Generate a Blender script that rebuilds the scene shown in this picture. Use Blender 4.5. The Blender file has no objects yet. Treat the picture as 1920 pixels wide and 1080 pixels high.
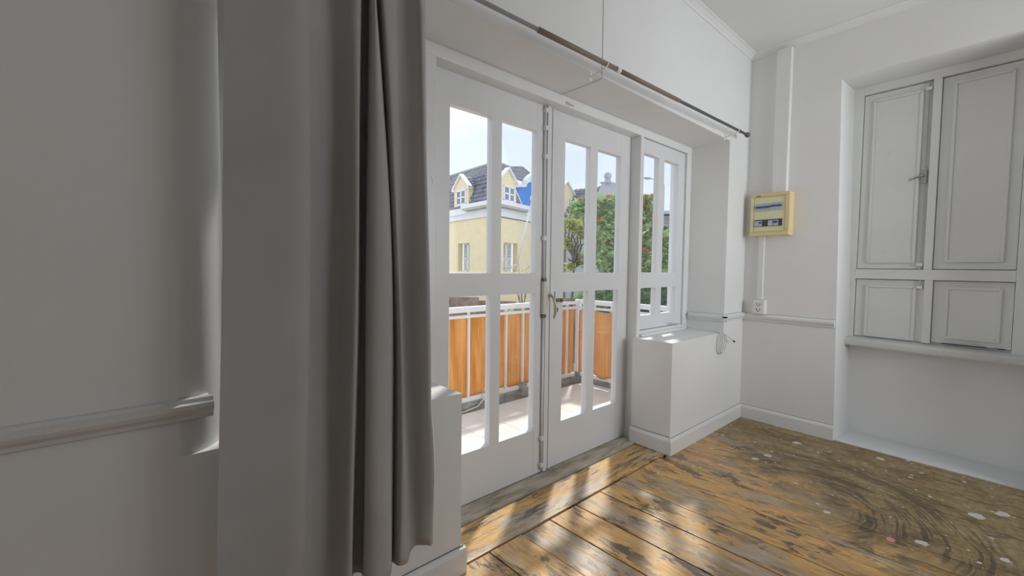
import bpy, bmesh, math, random
from mathutils import Vector, Matrix
random.seed(7)
scene = bpy.context.scene
COL = scene.collection

# ------------------------------------------------------------------ camera
cam_d = bpy.data.cameras.new('camera')
cam = bpy.data.objects.new('camera', cam_d); COL.objects.link(cam)
cam_d.sensor_width = 36.0
cam_d.lens = 830.0 * 36.0 / 1920.0
cam_d.clip_start = 0.02; cam_d.clip_end = 400
R2 = Vector((0.73676478, -0.67604726, 0.01173758))
U2 = Vector((0.02400348, 0.04349992, 0.99876503))
FW = Vector((0.67572294, 0.73557315, -0.04827669))
M = Matrix((R2, U2, -FW)).transposed().to_4x4()
M.translation = Vector((0.0, -1.3551, 1.19))
cam.matrix_world = M
scene.camera = cam

# ------------------------------------------------------------------ world, sun, exposure
scene.view_settings.view_transform = 'Standard'
scene.view_settings.look = 'None'
scene.view_settings.gamma = 1.0
scene.view_settings.use_curve_mapping = False
scene.view_settings.exposure = 0.0

SKY = 1.6
world = bpy.data.worlds.new('sky'); scene.world = world
world.use_nodes = True
nt = world.node_tree; nt.nodes.clear()
wo = nt.nodes.new('ShaderNodeOutputWorld'); bg = nt.nodes.new('ShaderNodeBackground')
tc = nt.nodes.new('ShaderNodeTexCoord')
mp = nt.nodes.new('ShaderNodeMapping'); mp.inputs['Scale'].default_value = (1.0, 1.0, 3.2)
nz = nt.nodes.new('ShaderNodeTexNoise'); nz.inputs['Scale'].default_value = 2.6; nz.inputs['Detail'].default_value = 5; nz.inputs['Roughness'].default_value = 0.5
rp = nt.nodes.new('ShaderNodeValToRGB')
rp.color_ramp.elements[0].position = 0.40; rp.color_ramp.elements[0].color = (0.62, 0.70, 0.84, 1)
rp.color_ramp.elements[1].position = 0.60; rp.color_ramp.elements[1].color = (0.76, 0.79, 0.86, 1)
nt.links.new(tc.outputs['Generated'], mp.inputs['Vector']); nt.links.new(mp.outputs['Vector'], nz.inputs['Vector'])
nt.links.new(nz.outputs['Fac'], rp.inputs['Fac']); nt.links.new(rp.outputs['Color'], bg.inputs['Color'])
bg.inputs['Strength'].default_value = SKY
nt.links.new(bg.outputs['Background'], wo.inputs['Surface'])

sun_d = bpy.data.lights.new('sun', 'SUN'); sun_d.energy = 3.8; sun_d.angle = math.radians(3.2); sun_d.color = (1.0, 0.95, 0.86)
sun = bpy.data.objects.new('sun', sun_d); COL.objects.link(sun)
sun.rotation_euler = Vector((0.83, 0.56, 1.13)).to_track_quat('Z', 'Y').to_euler()
sun.location = (8, 6, 12)

def area(name, loc, direction, sx, sy, power, color=(1, 1, 1)):
    d = bpy.data.lights.new(name, 'AREA'); d.shape = 'RECTANGLE'; d.size = sx; d.size_y = sy; d.energy = power; d.color = color
    o = bpy.data.objects.new(name, d); COL.objects.link(o); o.location = loc
    o.rotation_euler = Vector(direction).to_track_quat('-Z', 'Z').to_euler()
    return o
# fill lamps added out of view at the rear wall and far left openings
area('fill_rear', (2.95, -2.92, 1.6), (0, 1, 0.05), 1.3, 1.5, 17, (0.97, 0.98, 1.0)).data.spread = math.radians(116)
area('fill_left', (-6.92, -1.5, 1.65), (1, 0, 0), 1.5, 1.4, 40, (0.97, 0.98, 1.0))

# ------------------------------------------------------------------ material helpers
def new_mat(name):
    m = bpy.data.materials.new(name); m.use_nodes = True
    n = m.node_tree; b = n.nodes['Principled BSDF']
    return m, n, b
def N(n, t, **kw):
    x = n.nodes.new(t)
    for k, v in kw.items():
        if k in x.inputs: x.inputs[k].default_value = v
        else: setattr(x, k, v)
    return x
def L(n, a, b): n.links.new(a, b)
def ramp(n, fac, stops):
    r = n.nodes.new('ShaderNodeValToRGB'); cr = r.color_ramp
    while len(cr.elements) < len(stops): cr.elements.new(0.5)
    for e, (p, c) in zip(cr.elements, stops):
        e.position = p; e.color = (c, c, c, 1) if isinstance(c, (int, float)) else (*c, 1)
    n.links.new(fac, r.inputs['Fac']); return r.outputs['Color']
def mix(n, f, a, b, bt='MIX'):
    m = n.nodes.new('ShaderNodeMix'); m.data_type = 'RGBA'; m.blend_type = bt
    for s, v in ((m.inputs[0], f), (m.inputs[6], a), (m.inputs[7], b)):
        if hasattr(v, 'links'): n.links.new(v, s)
        elif isinstance(v, (int, float)): s.default_value = v
        else: s.default_value = (*v, 1)
    return m.outputs[2]
def math_(n, op, a, b=0.0, clamp=False):
    m = n.nodes.new('ShaderNodeMath'); m.operation = op; m.use_clamp = clamp
    for s, v in ((m.inputs[0], a), (m.inputs[1], b)):
        if hasattr(v, 'links'): n.links.new(v, s)
        else: s.default_value = v
    return m.outputs[0]
def noise(n, vec, scale, detail=4, rough=0.55, dist=0.0):
    t = n.nodes.new('ShaderNodeTexNoise'); t.inputs['Scale'].default_value = scale; t.inputs['Detail'].default_value = detail
    t.inputs['Roughness'].default_value = rough; t.inputs['Distortion'].default_value = dist
    if vec is not None: n.links.new(vec, t.inputs['Vector'])
    return t.outputs['Fac']
def pos(n, scale=(1, 1, 1)):
    g = n.nodes.new('ShaderNodeNewGeometry'); m = n.nodes.new('ShaderNodeMapping'); m.inputs['Scale'].default_value = scale
    n.links.new(g.outputs['Position'], m.inputs['Vector']); return m.outputs['Vector']
def bump(n, b, h, strength=0.2, dist=0.01):
    k = n.nodes.new('ShaderNodeBump'); k.inputs['Strength'].default_value = strength; k.inputs['Distance'].default_value = dist
    n.links.new(h, k.inputs['Height']); n.links.new(k.outputs['Normal'], b.inputs['Normal'])

def paint(name, col, rough=0.55, var=0.04, bscale=60, bstr=0.08, spec=0.4, dirt=0.0):
    m, n, b = new_mat(name); p = pos(n)
    f = noise(n, p, 2.2, 5)
    c0 = tuple(max(0, x * (1 - var)) for x in col); c1 = tuple(min(1, x * (1 + var)) for x in col)
    c = ramp(n, f, [(0.3, c0), (0.7, c1)])
    if dirt:
        g = ramp(n, noise(n, p, 9, 8, 0.7), [(0.62, 0.0), (0.75, 1.0)])
        c = mix(n, math_(n, 'MULTIPLY', g, dirt), c, tuple(x * 0.55 for x in col))
    L(n, c, b.inputs['Base Color']); b.inputs['Roughness'].default_value = rough; b.inputs['Specular IOR Level'].default_value = spec
    bump(n, b, noise(n, p, bscale, 4), bstr, 0.004)
    return m
def plain(name, col, rough=0.5, metal=0.0, spec=0.5):
    m, n, b = new_mat(name); p = pos(n)
    c = ramp(n, noise(n, p, 8, 3), [(0.3, tuple(x * 0.97 for x in col)), (0.7, tuple(min(1, x * 1.02) for x in col))])
    L(n, c, b.inputs['Base Color']); b.inputs['Roughness'].default_value = rough; b.inputs['Metallic'].default_value = metal
    b.inputs['Specular IOR Level'].default_value = spec
    return m

MT = {}
MT['wall'] = paint('white wall paint', (0.80, 0.805, 0.80), 0.6, 0.025, 35, 0.12, 0.3)
MT['wall_dim'] = MT['wall']
MT['ceiling'] = paint('white ceiling paint', (0.80, 0.805, 0.80), 0.7, 0.02, 20, 0.05, 0.2)
MT['gloss'] = paint('white gloss wood paint', (0.79, 0.80, 0.80), 0.32, 0.03, 14, 0.05, 0.5, 0.12)
MT['door'] = paint('white door paint', (0.76, 0.77, 0.78), 0.38, 0.03, 14, 0.05, 0.5, 0.10)
MT['shutter'] = paint('greyish white shutter paint', (0.77, 0.785, 0.76), 0.5, 0.03, 18, 0.08, 0.4, 0.15)
MT['sill'] = paint('worn sill paint', (0.66, 0.67, 0.64), 0.45, 0.06, 18, 0.1, 0.4, 0.5)
MT['rail'] = paint('chair rail paint', (0.72, 0.72, 0.71), 0.35, 0.04, 18, 0.1, 0.5, 0.2)
MT['steel'] = plain('brushed steel', (0.42, 0.42, 0.42), 0.35, 0.9)
MT['brass'] = plain('aged brass', (0.46, 0.42, 0.30), 0.35, 0.8)
MT['gunmetal'] = plain('dark grey metal', (0.15, 0.15, 0.16), 0.4, 0.6)
MT['rod_light'] = plain('grey rod metal', (0.36, 0.36, 0.38), 0.35, 0.6)
MT['tape'] = plain('brown tape', (0.24, 0.19, 0.15), 0.55)
MT['black'] = plain('black plastic', (0.015, 0.015, 0.015), 0.5)
MT['plastic'] = plain('white plastic', (0.82, 0.82, 0.80), 0.35)
MT['trunk_plastic'] = plain('white trunking plastic', (0.80, 0.81, 0.80), 0.4)
MT['cream'] = plain('cream plastic', (0.80, 0.76, 0.47), 0.42)
MT['yellow'] = plain('yellowed masking wood strip', (0.78, 0.63, 0.33), 0.55)
MT['breaker'] = plain('grey breaker plastic', (0.50, 0.55, 0.60), 0.4)
MT['blue_switch'] = plain('blue switch plastic', (0.03, 0.08, 0.30), 0.4)
MT['slot'] = plain('dark slot', (0.06, 0.07, 0.09), 0.6)
MT['cable'] = plain('cream cable sheath', (0.66, 0.64, 0.55), 0.45)
MT['white_out'] = plain('white outdoor metal paint', (0.85, 0.85, 0.86), 0.35)
MT['pink'] = plain('pink paper', (0.80, 0.28, 0.30), 0.8)
MT['chip'] = plain('white paint flake', (0.75, 0.75, 0.72), 0.8)

def glass_mat():
    m = bpy.data.materials.new('window glass'); m.use_nodes = True; n = m.node_tree; n.nodes.clear()
    out = n.nodes.new('ShaderNodeOutputMaterial'); tr = n.nodes.new('ShaderNodeBsdfTransparent'); gl = n.nodes.new('ShaderNodeBsdfGlossy')
    tr.inputs['Color'].default_value = (0.965, 0.975, 0.975, 1); gl.inputs['Roughness'].default_value = 0.02
    fr = n.nodes.new('ShaderNodeFresnel'); fr.inputs['IOR'].default_value = 1.45
    mx = n.nodes.new('ShaderNodeMixShader')
    k = math_(n, 'MULTIPLY', fr.outputs[0], 0.22)
    L(n, k, mx.inputs[0]); L(n, tr.outputs[0], mx.inputs[1]); L(n, gl.outputs[0], mx.inputs[2]); L(n, mx.outputs[0], out.inputs[0])
    return m
MT['glass'] = glass_mat()

def curtain_mat():
    m, n, b = new_mat('grey curtain fabric'); p = pos(n)
    w = noise(n, pos(n, (900, 900, 900)), 1.0, 2)
    c = ramp(n, noise(n, p, 3.0, 4), [(0.3, (0.39, 0.385, 0.375)), (0.7, (0.45, 0.443, 0.440))])
    st = ramp(n, noise(n, pos(n, (1, 1, 0.35)), 11, 6, 0.7), [(0.66, 0.0), (0.76, 1.0)])
    c = mix(n, math_(n, 'MULTIPLY', st, 0.15), c, (0.42, 0.38, 0.32))
    L(n, c, b.inputs['Base Color']); b.inputs['Roughness'].default_value = 0.85
    b.inputs['Specular IOR Level'].default_value = 0.15
    b.inputs['Sheen Weight'].default_value = 0.25
    bump(n, b, w, 0.12, 0.001)
    return m
MT['curtain'] = curtain_mat()

def floor_mat(kind='board'):
    m, n, b = new_mat('worn varnished floorboards' if kind == 'board' else 'worn header board')
    g = n.nodes.new('ShaderNodeNewGeometry'); sp = n.nodes.new('ShaderNodeSeparateXYZ'); L(n, g.outputs['Position'], sp.inputs[0])
    X, Y = sp.outputs['X'], sp.outputs['Y']
    oi = n.nodes.new('ShaderNodeObjectInfo')
    def mp_(sc, rnd=0.0):
        k = n.nodes.new('ShaderNodeMapping'); k.inputs['Scale'].default_value = sc; L(n, g.outputs['Position'], k.inputs['Vector'])
        if rnd:
            v = n.nodes.new('ShaderNodeVectorMath'); v.operation = 'ADD'
            cmb = n.nodes.new('ShaderNodeCombineXYZ'); L(n, math_(n, 'MULTIPLY', oi.outputs['Random'], rnd), cmb.inputs['Z'])
            L(n, k.outputs[0], v.inputs[0]); L(n, cmb.outputs[0], v.inputs[1]); return v.outputs[0]
        return k.outputs[0]
    along = (1, 0.22, 1) if kind == 'board' else (0.22, 1, 1)
    fine = tuple(a * 1.0 for a in along)
    # orange varnish against bare grey tan wood
    patch = noise(n, mp_(along, 3.0), 5.5, 9, 0.66, 0.6)
    wood = ramp(n, patch, [(0.34, (0.74, 0.52, 0.26)), (0.44, (0.70, 0.42, 0.14)), (0.52, (0.58, 0.36, 0.15)), (0.59, (0.46, 0.37, 0.26)), (0.70, (0.58, 0.51, 0.42))])
    # per board tint: a few boards turn pinkish or greyish
    tint = ramp(n, oi.outputs['Random'], [(0.0, (1.0, 0.96, 0.90)), (0.35, (0.92, 0.90, 0.92)), (0.7, (1.05, 0.98, 0.88)), (1.0, (0.95, 0.86, 0.86))])
    wood = mix(n, 0.7, wood, tint, 'MULTIPLY')
    mt0 = ramp(n, noise(n, mp_(along), 40, 8, 0.75), [(0.36, 0.66), (0.50, 1.02), (0.66, 1.3)])
    wood = mix(n, 0.8, wood, mt0, 'MULTIPLY')
    # dark flaked varnish
    fl = ramp(n, noise(n, mp_((along[0] * 1.0, along[1] * 1.4, 1), 5.0), 17, 10, 0.72, 0.35), [(0.515, 0.0), (0.555, 1.0)])
    big = ramp(n, noise(n, mp_((1, 1, 1)), 3.4, 3, 0.5), [(0.38, 0.25), (0.60, 1.0)])
    darkm = math_(n, 'MULTIPLY', fl, big)
    wood = mix(n, math_(n, 'MULTIPLY', darkm, 0.88), wood, (0.075, 0.062, 0.058))
    # thin grain cracks
    gr = ramp(n, noise(n, mp_((60, 1.6, 1) if kind == 'board' else (1.6, 60, 1), 4.0), 1.0, 6, 0.6, 0.2), [(0.60, 0.0), (0.70, 1.0)])
    wood = mix(n, math_(n, 'MULTIPLY', gr, 0.45), wood, (0.10, 0.07, 0.05))
    # olive brown glue covered area towards the shuttered wall
    v = math_(n, 'SUBTRACT', math_(n, 'SUBTRACT', X, 2.70), math_(n, 'MULTIPLY', math_(n, 'ADD', Y, 0.5), 0.75))
    v = math_(n, 'ADD', v, math_(n, 'MULTIPLY', math_(n, 'SUBTRACT', noise(n, mp_((1, 1, 1)), 3.0, 8, 0.65, 0.5), 0.5), 1.5))
    zone = ramp(n, v, [(0.0, 0.0), (0.10, 0.35), (0.34, 1.0)])
    glue = ramp(n, noise(n, mp_((1.0, 0.8, 1)), 4.0, 9, 0.7, 0.8), [(0.34, (0.17, 0.11, 0.05)), (0.48, (0.32, 0.225, 0.10)), (0.60, (0.38, 0.29, 0.15)), (0.70, (0.50, 0.30, 0.10))])
    # trowel swirls: arcs around a centre
    cx, cy = 2.62, -0.72
    dx = math_(n, 'SUBTRACT', X, cx); dy = math_(n, 'SUBTRACT', Y, cy)
    r = math_(n, 'SQRT', math_(n, 'ADD', math_(n, 'MULTIPLY', dx, dx), math_(n, 'MULTIPLY', math_(n, 'MULTIPLY', dy, dy), 0.95)))
    r = math_(n, 'ADD', r, math_(n, 'MULTIPLY', math_(n, 'SUBTRACT', noise(n, mp_((1, 1, 1)), 3.0, 3), 0.5), 0.10))
    th = math_(n, 'ARCTAN2', dy, dx)
    def polar(kr, kt, off):
        c_ = n.nodes.new('ShaderNodeCombineXYZ'); L(n, math_(n, 'MULTIPLY', r, kr), c_.inputs[0]); L(n, math_(n, 'MULTIPLY', th, kt), c_.inputs[1]); c_.inputs[2].default_value = off
        return c_.outputs[0]
    rin = ramp(n, r, [(0.16, 0.0), (0.26, 1.0), (0.66, 1.0), (0.78, 0.0)])
    stroke = ramp(n, noise(n, polar(9.0, 1.3, 0.0), 1.0, 2, 0.5), [(0.43, 0.0), (0.50, 1.0)])
    hair = ramp(n, noise(n, polar(62.0, 0.9, 3.0), 1.0, 2, 0.5), [(0.47, 0.0), (0.54, 1.0)])
    arc = math_(n, 'MULTIPLY', math_(n, 'MULTIPLY', stroke, hair), rin)
    lite = math_(n, 'MULTIPLY', ramp(n, noise(n, polar(22.0, 1.5, 7.0), 1.0, 4, 0.6), [(0.52, 0.0), (0.64, 1.0)]), rin)
    glue = mix(n, math_(n, 'MULTIPLY', lite, 0.5), glue, (0.30, 0.235, 0.115))
    # fine mottling of the glue film
    mt_ = ramp(n, noise(n, mp_((1, 1, 1)), 34, 8, 0.75), [(0.38, 0.62), (0.52, 1.0), (0.66, 1.35)])
    glue = mix(n, 0.85, glue, mt_, 'MULTIPLY')
    og = ramp(n, noise(n, mp_((1, 0.6, 1)), 7.5, 7, 0.65, 0.4), [(0.58, 0.0), (0.66, 1.0)])
    glue = mix(n, math_(n, 'MULTIPLY', og, 0.55), glue, (0.36, 0.22, 0.09))
    # short brushed streaks
    st = ramp(n, noise(n, mp_((11, 2.4, 1)), 2.2, 8, 0.72, 0.7), [(0.53, 0.0), (0.61, 1.0)])
    glue = mix(n, math_(n, 'MULTIPLY', st, 0.62), glue, (0.060, 0.042, 0.032))
    glue = mix(n, math_(n, 'MULTIPLY', arc, 0.62), glue, (0.045, 0.034, 0.03))
    col = mix(n, zone, wood, glue)
    # grey-white worn smears
    sm = ramp(n, noise(n, mp_((1.6, 0.7, 1)), 4.3, 8, 0.7, 0.4), [(0.66, 0.0), (0.74, 1.0)])
    col = mix(n, math_(n, 'MULTIPLY', sm, 0.55), col, (0.46, 0.43, 0.38))
    # white paint splashes, large and small
    nn = n.nodes.new('ShaderNodeTexNoise'); nn.inputs['Scale'].default_value = 30; L(n, g.outputs['Position'], nn.inputs['Vector'])
    sc = n.nodes.new('ShaderNodeVectorMath'); sc.operation = 'SCALE'; sc.inputs['Scale'].default_value = 0.03
    wp = n.nodes.new('ShaderNodeVectorMath'); wp.operation = 'ADD'
    L(n, nn.outputs['Color'], sc.inputs[0]); L(n, g.outputs['Position'], wp.inputs[0]); L(n, sc.outputs[0], wp.inputs[1])
    zs = ramp(n, math_(n, 'SUBTRACT', X, 1.7), [(0.0, 0.12), (1.0, 1.0)])
    for scl, k, off, pw in ((8.0, 0.30, 0.03, 3), (24.0, 0.38, 0.12, 2)):
        vo = n.nodes.new('ShaderNodeTexVoronoi'); vo.inputs['Scale'].default_value = scl; L(n, wp.outputs[0], vo.inputs['Vector'])
        sep = n.nodes.new('ShaderNodeSeparateColor'); L(n, vo.outputs['Color'], sep.inputs[0])
        q = math_(n, 'MULTIPLY', math_(n, 'POWER', sep.outputs[0], float(pw)), k)
        spot = math_(n, 'LESS_THAN', vo.outputs['Distance'], math_(n, 'SUBTRACT', math_(n, 'MULTIPLY', q, zs), off))
        col = mix(n, math_(n, 'MULTIPLY', spot, 0.88), col, (0.70, 0.69, 0.65))
    L(n, col, b.inputs['Base Color'])
    ro = ramp(n, patch, [(0.35, 0.24), (0.6, 0.40)])
    ro = mix(n, zone, ro, (0.5, 0.5, 0.5))
    L(n, ro, b.inputs['Roughness']); b.inputs['Specular IOR Level'].default_value = 0.55
    h = math_(n, 'ADD', math_(n, 'MULTIPLY', darkm, -0.5), math_(n, 'ADD', math_(n, 'MULTIPLY', patch, 0.6), math_(n, 'MULTIPLY', gr, -0.4)))
    bump(n, b, h, 0.22, 0.003)
    return m
MT['floor'] = floor_mat('board')
MT['header'] = floor_mat('header')

def rough_stone(name, c0, c1, c2, scale=6.0, bstr=0.5, stretch=(1, 1, 1)):
    m, n, b = new_mat(name); p = pos(n, stretch)
    f = noise(n, p, scale, 9, 0.7, 0.3)
    L(n, ramp(n, f, [(0.35, c0), (0.5, c1), (0.65, c2)]), b.inputs['Base Color']); b.inputs['Roughness'].default_value = 0.8
    bump(n, b, f, bstr, 0.01); return m
MT['threshold'] = rough_stone('weathered grey threshold', (0.28, 0.24, 0.19), (0.48, 0.43, 0.35), (0.64, 0.59, 0.50), 5.0, 0.4, (0.9, 4, 1))
MT['subfloor'] = plain('dark subfloor', (0.02, 0.014, 0.010), 0.9)
MT['dirt'] = rough_stone('dirty kerb concrete', (0.16, 0.15, 0.15), (0.30, 0.29, 0.28), (0.45, 0.44, 0.43), 9.0, 0.4, (1, 1, 3))
MT['tile'] = paint('white balcony tile', (0.80, 0.79, 0.76), 0.35, 0.06, 12, 0.05, 0.5, 0.15)
MT['grout'] = plain('grey grout', (0.26, 0.25, 0.24), 0.9)

def screen_mat():
    m = bpy.data.materials.new('orange privacy cloth'); m.use_nodes = True; n = m.node_tree; n.nodes.clear()
    out = n.nodes.new('ShaderNodeOutputMaterial'); df = n.nodes.new('ShaderNodeBsdfDiffuse'); tl = n.nodes.new('ShaderNodeBsdfTranslucent')
    c = ramp(n, noise(n, pos(n, (5, 5, 0.9)), 2.0, 7, 0.65, 0.3), [(0.3, (0.72, 0.36, 0.11)), (0.5, (0.84, 0.48, 0.18)), (0.7, (0.90, 0.60, 0.29))])
    ln = ramp(n, noise(n, pos(n, (60, 60, 1.5)), 1.0, 4), [(0.35, 0.82), (0.6, 1.0)])
    c = mix(n, 1.0, c, ln, 'MULTIPLY')
    L(n, c, df.inputs[0]); L(n, c, tl.inputs[0])
    mx = n.nodes.new('ShaderNodeMixShader'); mx.inputs[0].default_value = 0.45
    L(n, df.outputs[0], mx.inputs[1]); L(n, tl.outputs[0], mx.inputs[2]); L(n, mx.outputs[0], out.inputs[0]); return m
MT['screen'] = screen_mat()
MT['h_yellow'] = paint('pale yellow stucco', (0.86, 0.75, 0.49), 0.9, 0.05, 5, 0.1, 0.1, 0.10)
MT['h_white'] = paint('white stucco', (0.84, 0.84, 0.85), 0.9, 0.03, 5, 0.05, 0.1, 0.12)
MT['h_gable'] = paint('weathered grey white stucco', (0.50, 0.53, 0.60), 0.9, 0.06, 5, 0.05, 0.1, 0.2)
MT['h_blue'] = paint('bright blue stucco', (0.06, 0.26, 0.72), 0.9, 0.05, 5, 0.05, 0.1)
MT['h_trimgrey'] = paint('chipped gutter edge', (0.55, 0.55, 0.50), 0.9, 0.1, 5, 0.05, 0.1, 0.4)
MT['h_pane'] = plain('grey blue window pane', (0.20, 0.25, 0.32), 0.15)
MT['h_louvre'] = plain('white louvre', (0.75, 0.76, 0.72), 0.7)
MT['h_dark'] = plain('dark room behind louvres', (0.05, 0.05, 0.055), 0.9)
MT['tile_dark'] = rough_stone('dark clay roof tile', (0.13, 0.13, 0.165), (0.20, 0.205, 0.25), (0.33, 0.335, 0.39), 3.0, 0.2)
MT['brown_wall'] = rough_stone('reddish brown rough masonry', (0.17, 0.11, 0.08), (0.28, 0.19, 0.15), (0.38, 0.30, 0.25), 2.2, 0.6)
MT['ground'] = rough_stone('pale street ground', (0.42, 0.39, 0.35), (0.48, 0.45, 0.41), (0.54, 0.51, 0.47), 1.0, 0.1)
MT['bark'] = rough_stone('grey bark', (0.10, 0.085, 0.07), (0.17, 0.15, 0.125), (0.25, 0.22, 0.19), 12.0, 0.5)
def leaf_mat(name, a, b_):
    m = bpy.data.materials.new(name); m.use_nodes = True; n = m.node_tree; n.nodes.clear()
    out = n.nodes.new('ShaderNodeOutputMaterial'); df = n.nodes.new('ShaderNodeBsdfDiffuse'); tl = n.nodes.new('ShaderNodeBsdfTranslucent')
    c = ramp(n, noise(n, pos(n), 5.0, 5, 0.7), [(0.35, a), (0.65, b_)])
    L(n, c, df.inputs[0]); L(n, c, tl.inputs[0])
    mx = n.nodes.new('ShaderNodeMixShader'); mx.inputs[0].default_value = 0.4
    L(n, df.outputs[0], mx.inputs[1]); L(n, tl.outputs[0], mx.inputs[2]); L(n, mx.outputs[0], out.inputs[0]); return m
MT['leaf'] = leaf_mat('fresh green leaves', (0.20, 0.36, 0.15), (0.62, 0.74, 0.38))
MT['leaf_y'] = leaf_mat('yellow green leaves', (0.34, 0.40, 0.12), (0.74, 0.72, 0.34))
MT['leaf_d'] = leaf_mat('deep green leaves', (0.04, 0.12, 0.07), (0.12, 0.26, 0.13))
MT['blossom'] = leaf_mat('orange red blossom', (0.80, 0.13, 0.03), (0.95, 0.30, 0.08))

# ------------------------------------------------------------------ mesh helpers
class MB:
    def __init__(s, tf=None): s.bm = bmesh.new(); s.tf = tf
    def box(s, x0, x1, y0, y1, z0, z1, bev=0.0):
        vs = [s.bm.verts.new((x, y, z)) for z in (z0, z1) for y in (y0, y1) for x in (x0, x1)]
        fs = [s.bm.faces.new([vs[i] for i in f]) for f in ((0, 2, 3, 1), (4, 5, 7, 6), (0, 1, 5, 4), (2, 6, 7, 3), (1, 3, 7, 5), (0, 4, 6, 2))]
        if bev > 0:
            ed = set(e for f in fs for e in f.edges)
            bmesh.ops.bevel(s.bm, geom=list(ed), offset=bev, segments=2, affect='EDGES', profile=0.7)
        return s
    def hexa(s, pts):   # 8 corners: bottom ring of four then top ring of four
        v = [s.bm.verts.new(p) for p in pts]
        for f in ((3, 2, 1, 0), (4, 5, 6, 7), (0, 1, 5, 4), (1, 2, 6, 5), (2, 3, 7, 6), (3, 0, 4, 7)): s.bm.faces.new([v[i] for i in f])
        return s
    def prism(s, poly, vec, bev=0.0):    # planar polygon (3d points) pushed along vec
        vec = Vector(vec); a = [s.bm.verts.new(p) for p in poly]; b = [s.bm.verts.new(Vector(p) + vec) for p in poly]
        fs = [s.bm.faces.new(a), s.bm.faces.new(b[::-1])]
        for i in range(len(a)):
            j = (i + 1) % len(a); fs.append(s.bm.faces.new((a[j], a[i], b[i], b[j])))
        if bev > 0: bmesh.ops.bevel(s.bm, geom=list(set(e for f in fs for e in f.edges)), offset=bev, segments=2, affect='EDGES')
        return s
    def tube(s, pts, r, seg=8, caps=True):
        pts = [Vector(p) for p in pts]; rs = r if isinstance(r, (list, tuple)) else [r] * len(pts)
        rings = []; up = None
        for i, p in enumerate(pts):
            t = (pts[min(i + 1, len(pts) - 1)] - pts[max(i - 1, 0)]).normalized()
            if up is None:
                up = t.cross(Vector((0, 0, 1)));
                if up.length < 0.1: up = t.cross(Vector((1, 0, 0)))
            a = (up - t * up.dot(t)).normalized(); up = a; b = t.cross(a)
            rings.append([s.bm.verts.new(p + (a * math.cos(k * 2 * math.pi / seg) + b * math.sin(k * 2 * math.pi / seg)) * rs[i]) for k in range(seg)])
        for A, B in zip(rings, rings[1:]):
            for k in range(seg):
                f = s.bm.faces.new((A[k], A[(k + 1) % seg], B[(k + 1) % seg], B[k])); f.smooth = True
        if caps: s.bm.faces.new(rings[0][::-1]); s.bm.faces.new(rings[-1])
        return s
    def ball(s, c, r, sz=(1, 1, 1), u=16, v=10):
        m = Matrix.Translation(Vector(c)) @ Matrix.Diagonal((r * sz[0], r * sz[1], r * sz[2], 1))
        g = bmesh.ops.create_uvsphere(s.bm, u_segments=u, v_segments=v, radius=1, matrix=m)
        for f in set(f for x in g['verts'] for f in x.link_faces): f.smooth = True
        return s
    def cyl(s, a, b, r, seg=16): return s.tube([a, b], r, seg)
    def profile(s, prof, path_a, path_b, frame):   # extrude profile points (o, z) from a to b; frame = outward vector
        f = Vector(frame); A = Vector(path_a); B = Vector(path_b)
        pa = [A + f * o + Vector((0, 0, z)) for o, z in prof]
        return s.prism(pa, B - A)
    def build(s, name, mat, parent=None, kind=None, label=None, cat=None, group=None, recalc=True):
        if s.tf:
            for v in s.bm.verts: v.co = Vector(s.tf(*v.co))
        if recalc: bmesh.ops.recalc_face_normals(s.bm, faces=s.bm.faces)
        me = bpy.data.meshes.new(name); s.bm.to_mesh(me); s.bm.free()
        me.materials.append(mat)
        return link(name, me, parent, kind, label, cat, group)
def link(name, me, parent=None, kind=None, label=None, cat=None, group=None):
    o = bpy.data.objects.new(name, me); COL.objects.link(o)
    if parent: o.parent = parent
    return tag(o, label, cat, group, kind)
def tag(o, label=None, cat=None, group=None, kind=None):
    if label: o['label'] = label
    if cat: o['category'] = cat
    if group: o['group'] = group
    if kind: o['kind'] = kind
    return o
def empty(name, loc=(0, 0, 0), **kw):
    o = bpy.data.objects.new(name, None); COL.objects.link(o); o.empty_display_size = 0.1
    # the children are modelled in world space: keep the empty's own offset out of them
    o['_loc'] = 0; del o['_loc']
    o.location = (0, 0, 0)
    return tag(o, kw.get('label'), kw.get('cat'), kw.get('group'), kw.get('kind'))
PENDING = []
def root(name, loc, **kw):
    o = empty(name, **kw); PENDING.append((o, Vector(loc))); return o
def settle_roots():
    # move each empty to its thing's base and shift the meshes of its parts the other way
    for o, loc in PENDING:
        o.location = loc
        done = set()
        for c in o.children:
            if c.type == 'MESH' and c.data.users == 1: c.data.transform(Matrix.Translation(-loc)); 
            else: c.location = Vector(c.location) - loc
            for g in c.children_recursive:
                if c.type == 'MESH' and c.data.users == 1:
                    if g.type == 'MESH' and g.data.users == 1: g.data.transform(Matrix.Translation(-loc))
                    elif g.parent == c: g.location = Vector(g.location) - loc

# ------------------------------------------------------------------ dimensions
XB = 3.774; TH = math.radians(-3.989); ZC = 2.861; ZL = 2.132
YR_REAR = -2.8; XW = -6.8
XO0, XO1 = 0.25, 3.402          # opening in the front wall
ZPL, ZPR = 0.705, 0.717
def bw(t, d, z):                  # shuttered wall: t away from the corner, d into the wall, z up
    return (XB + t * math.sin(TH) + d * math.cos(TH), -t * math.cos(TH) + d * math.sin(TH), z)

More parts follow.
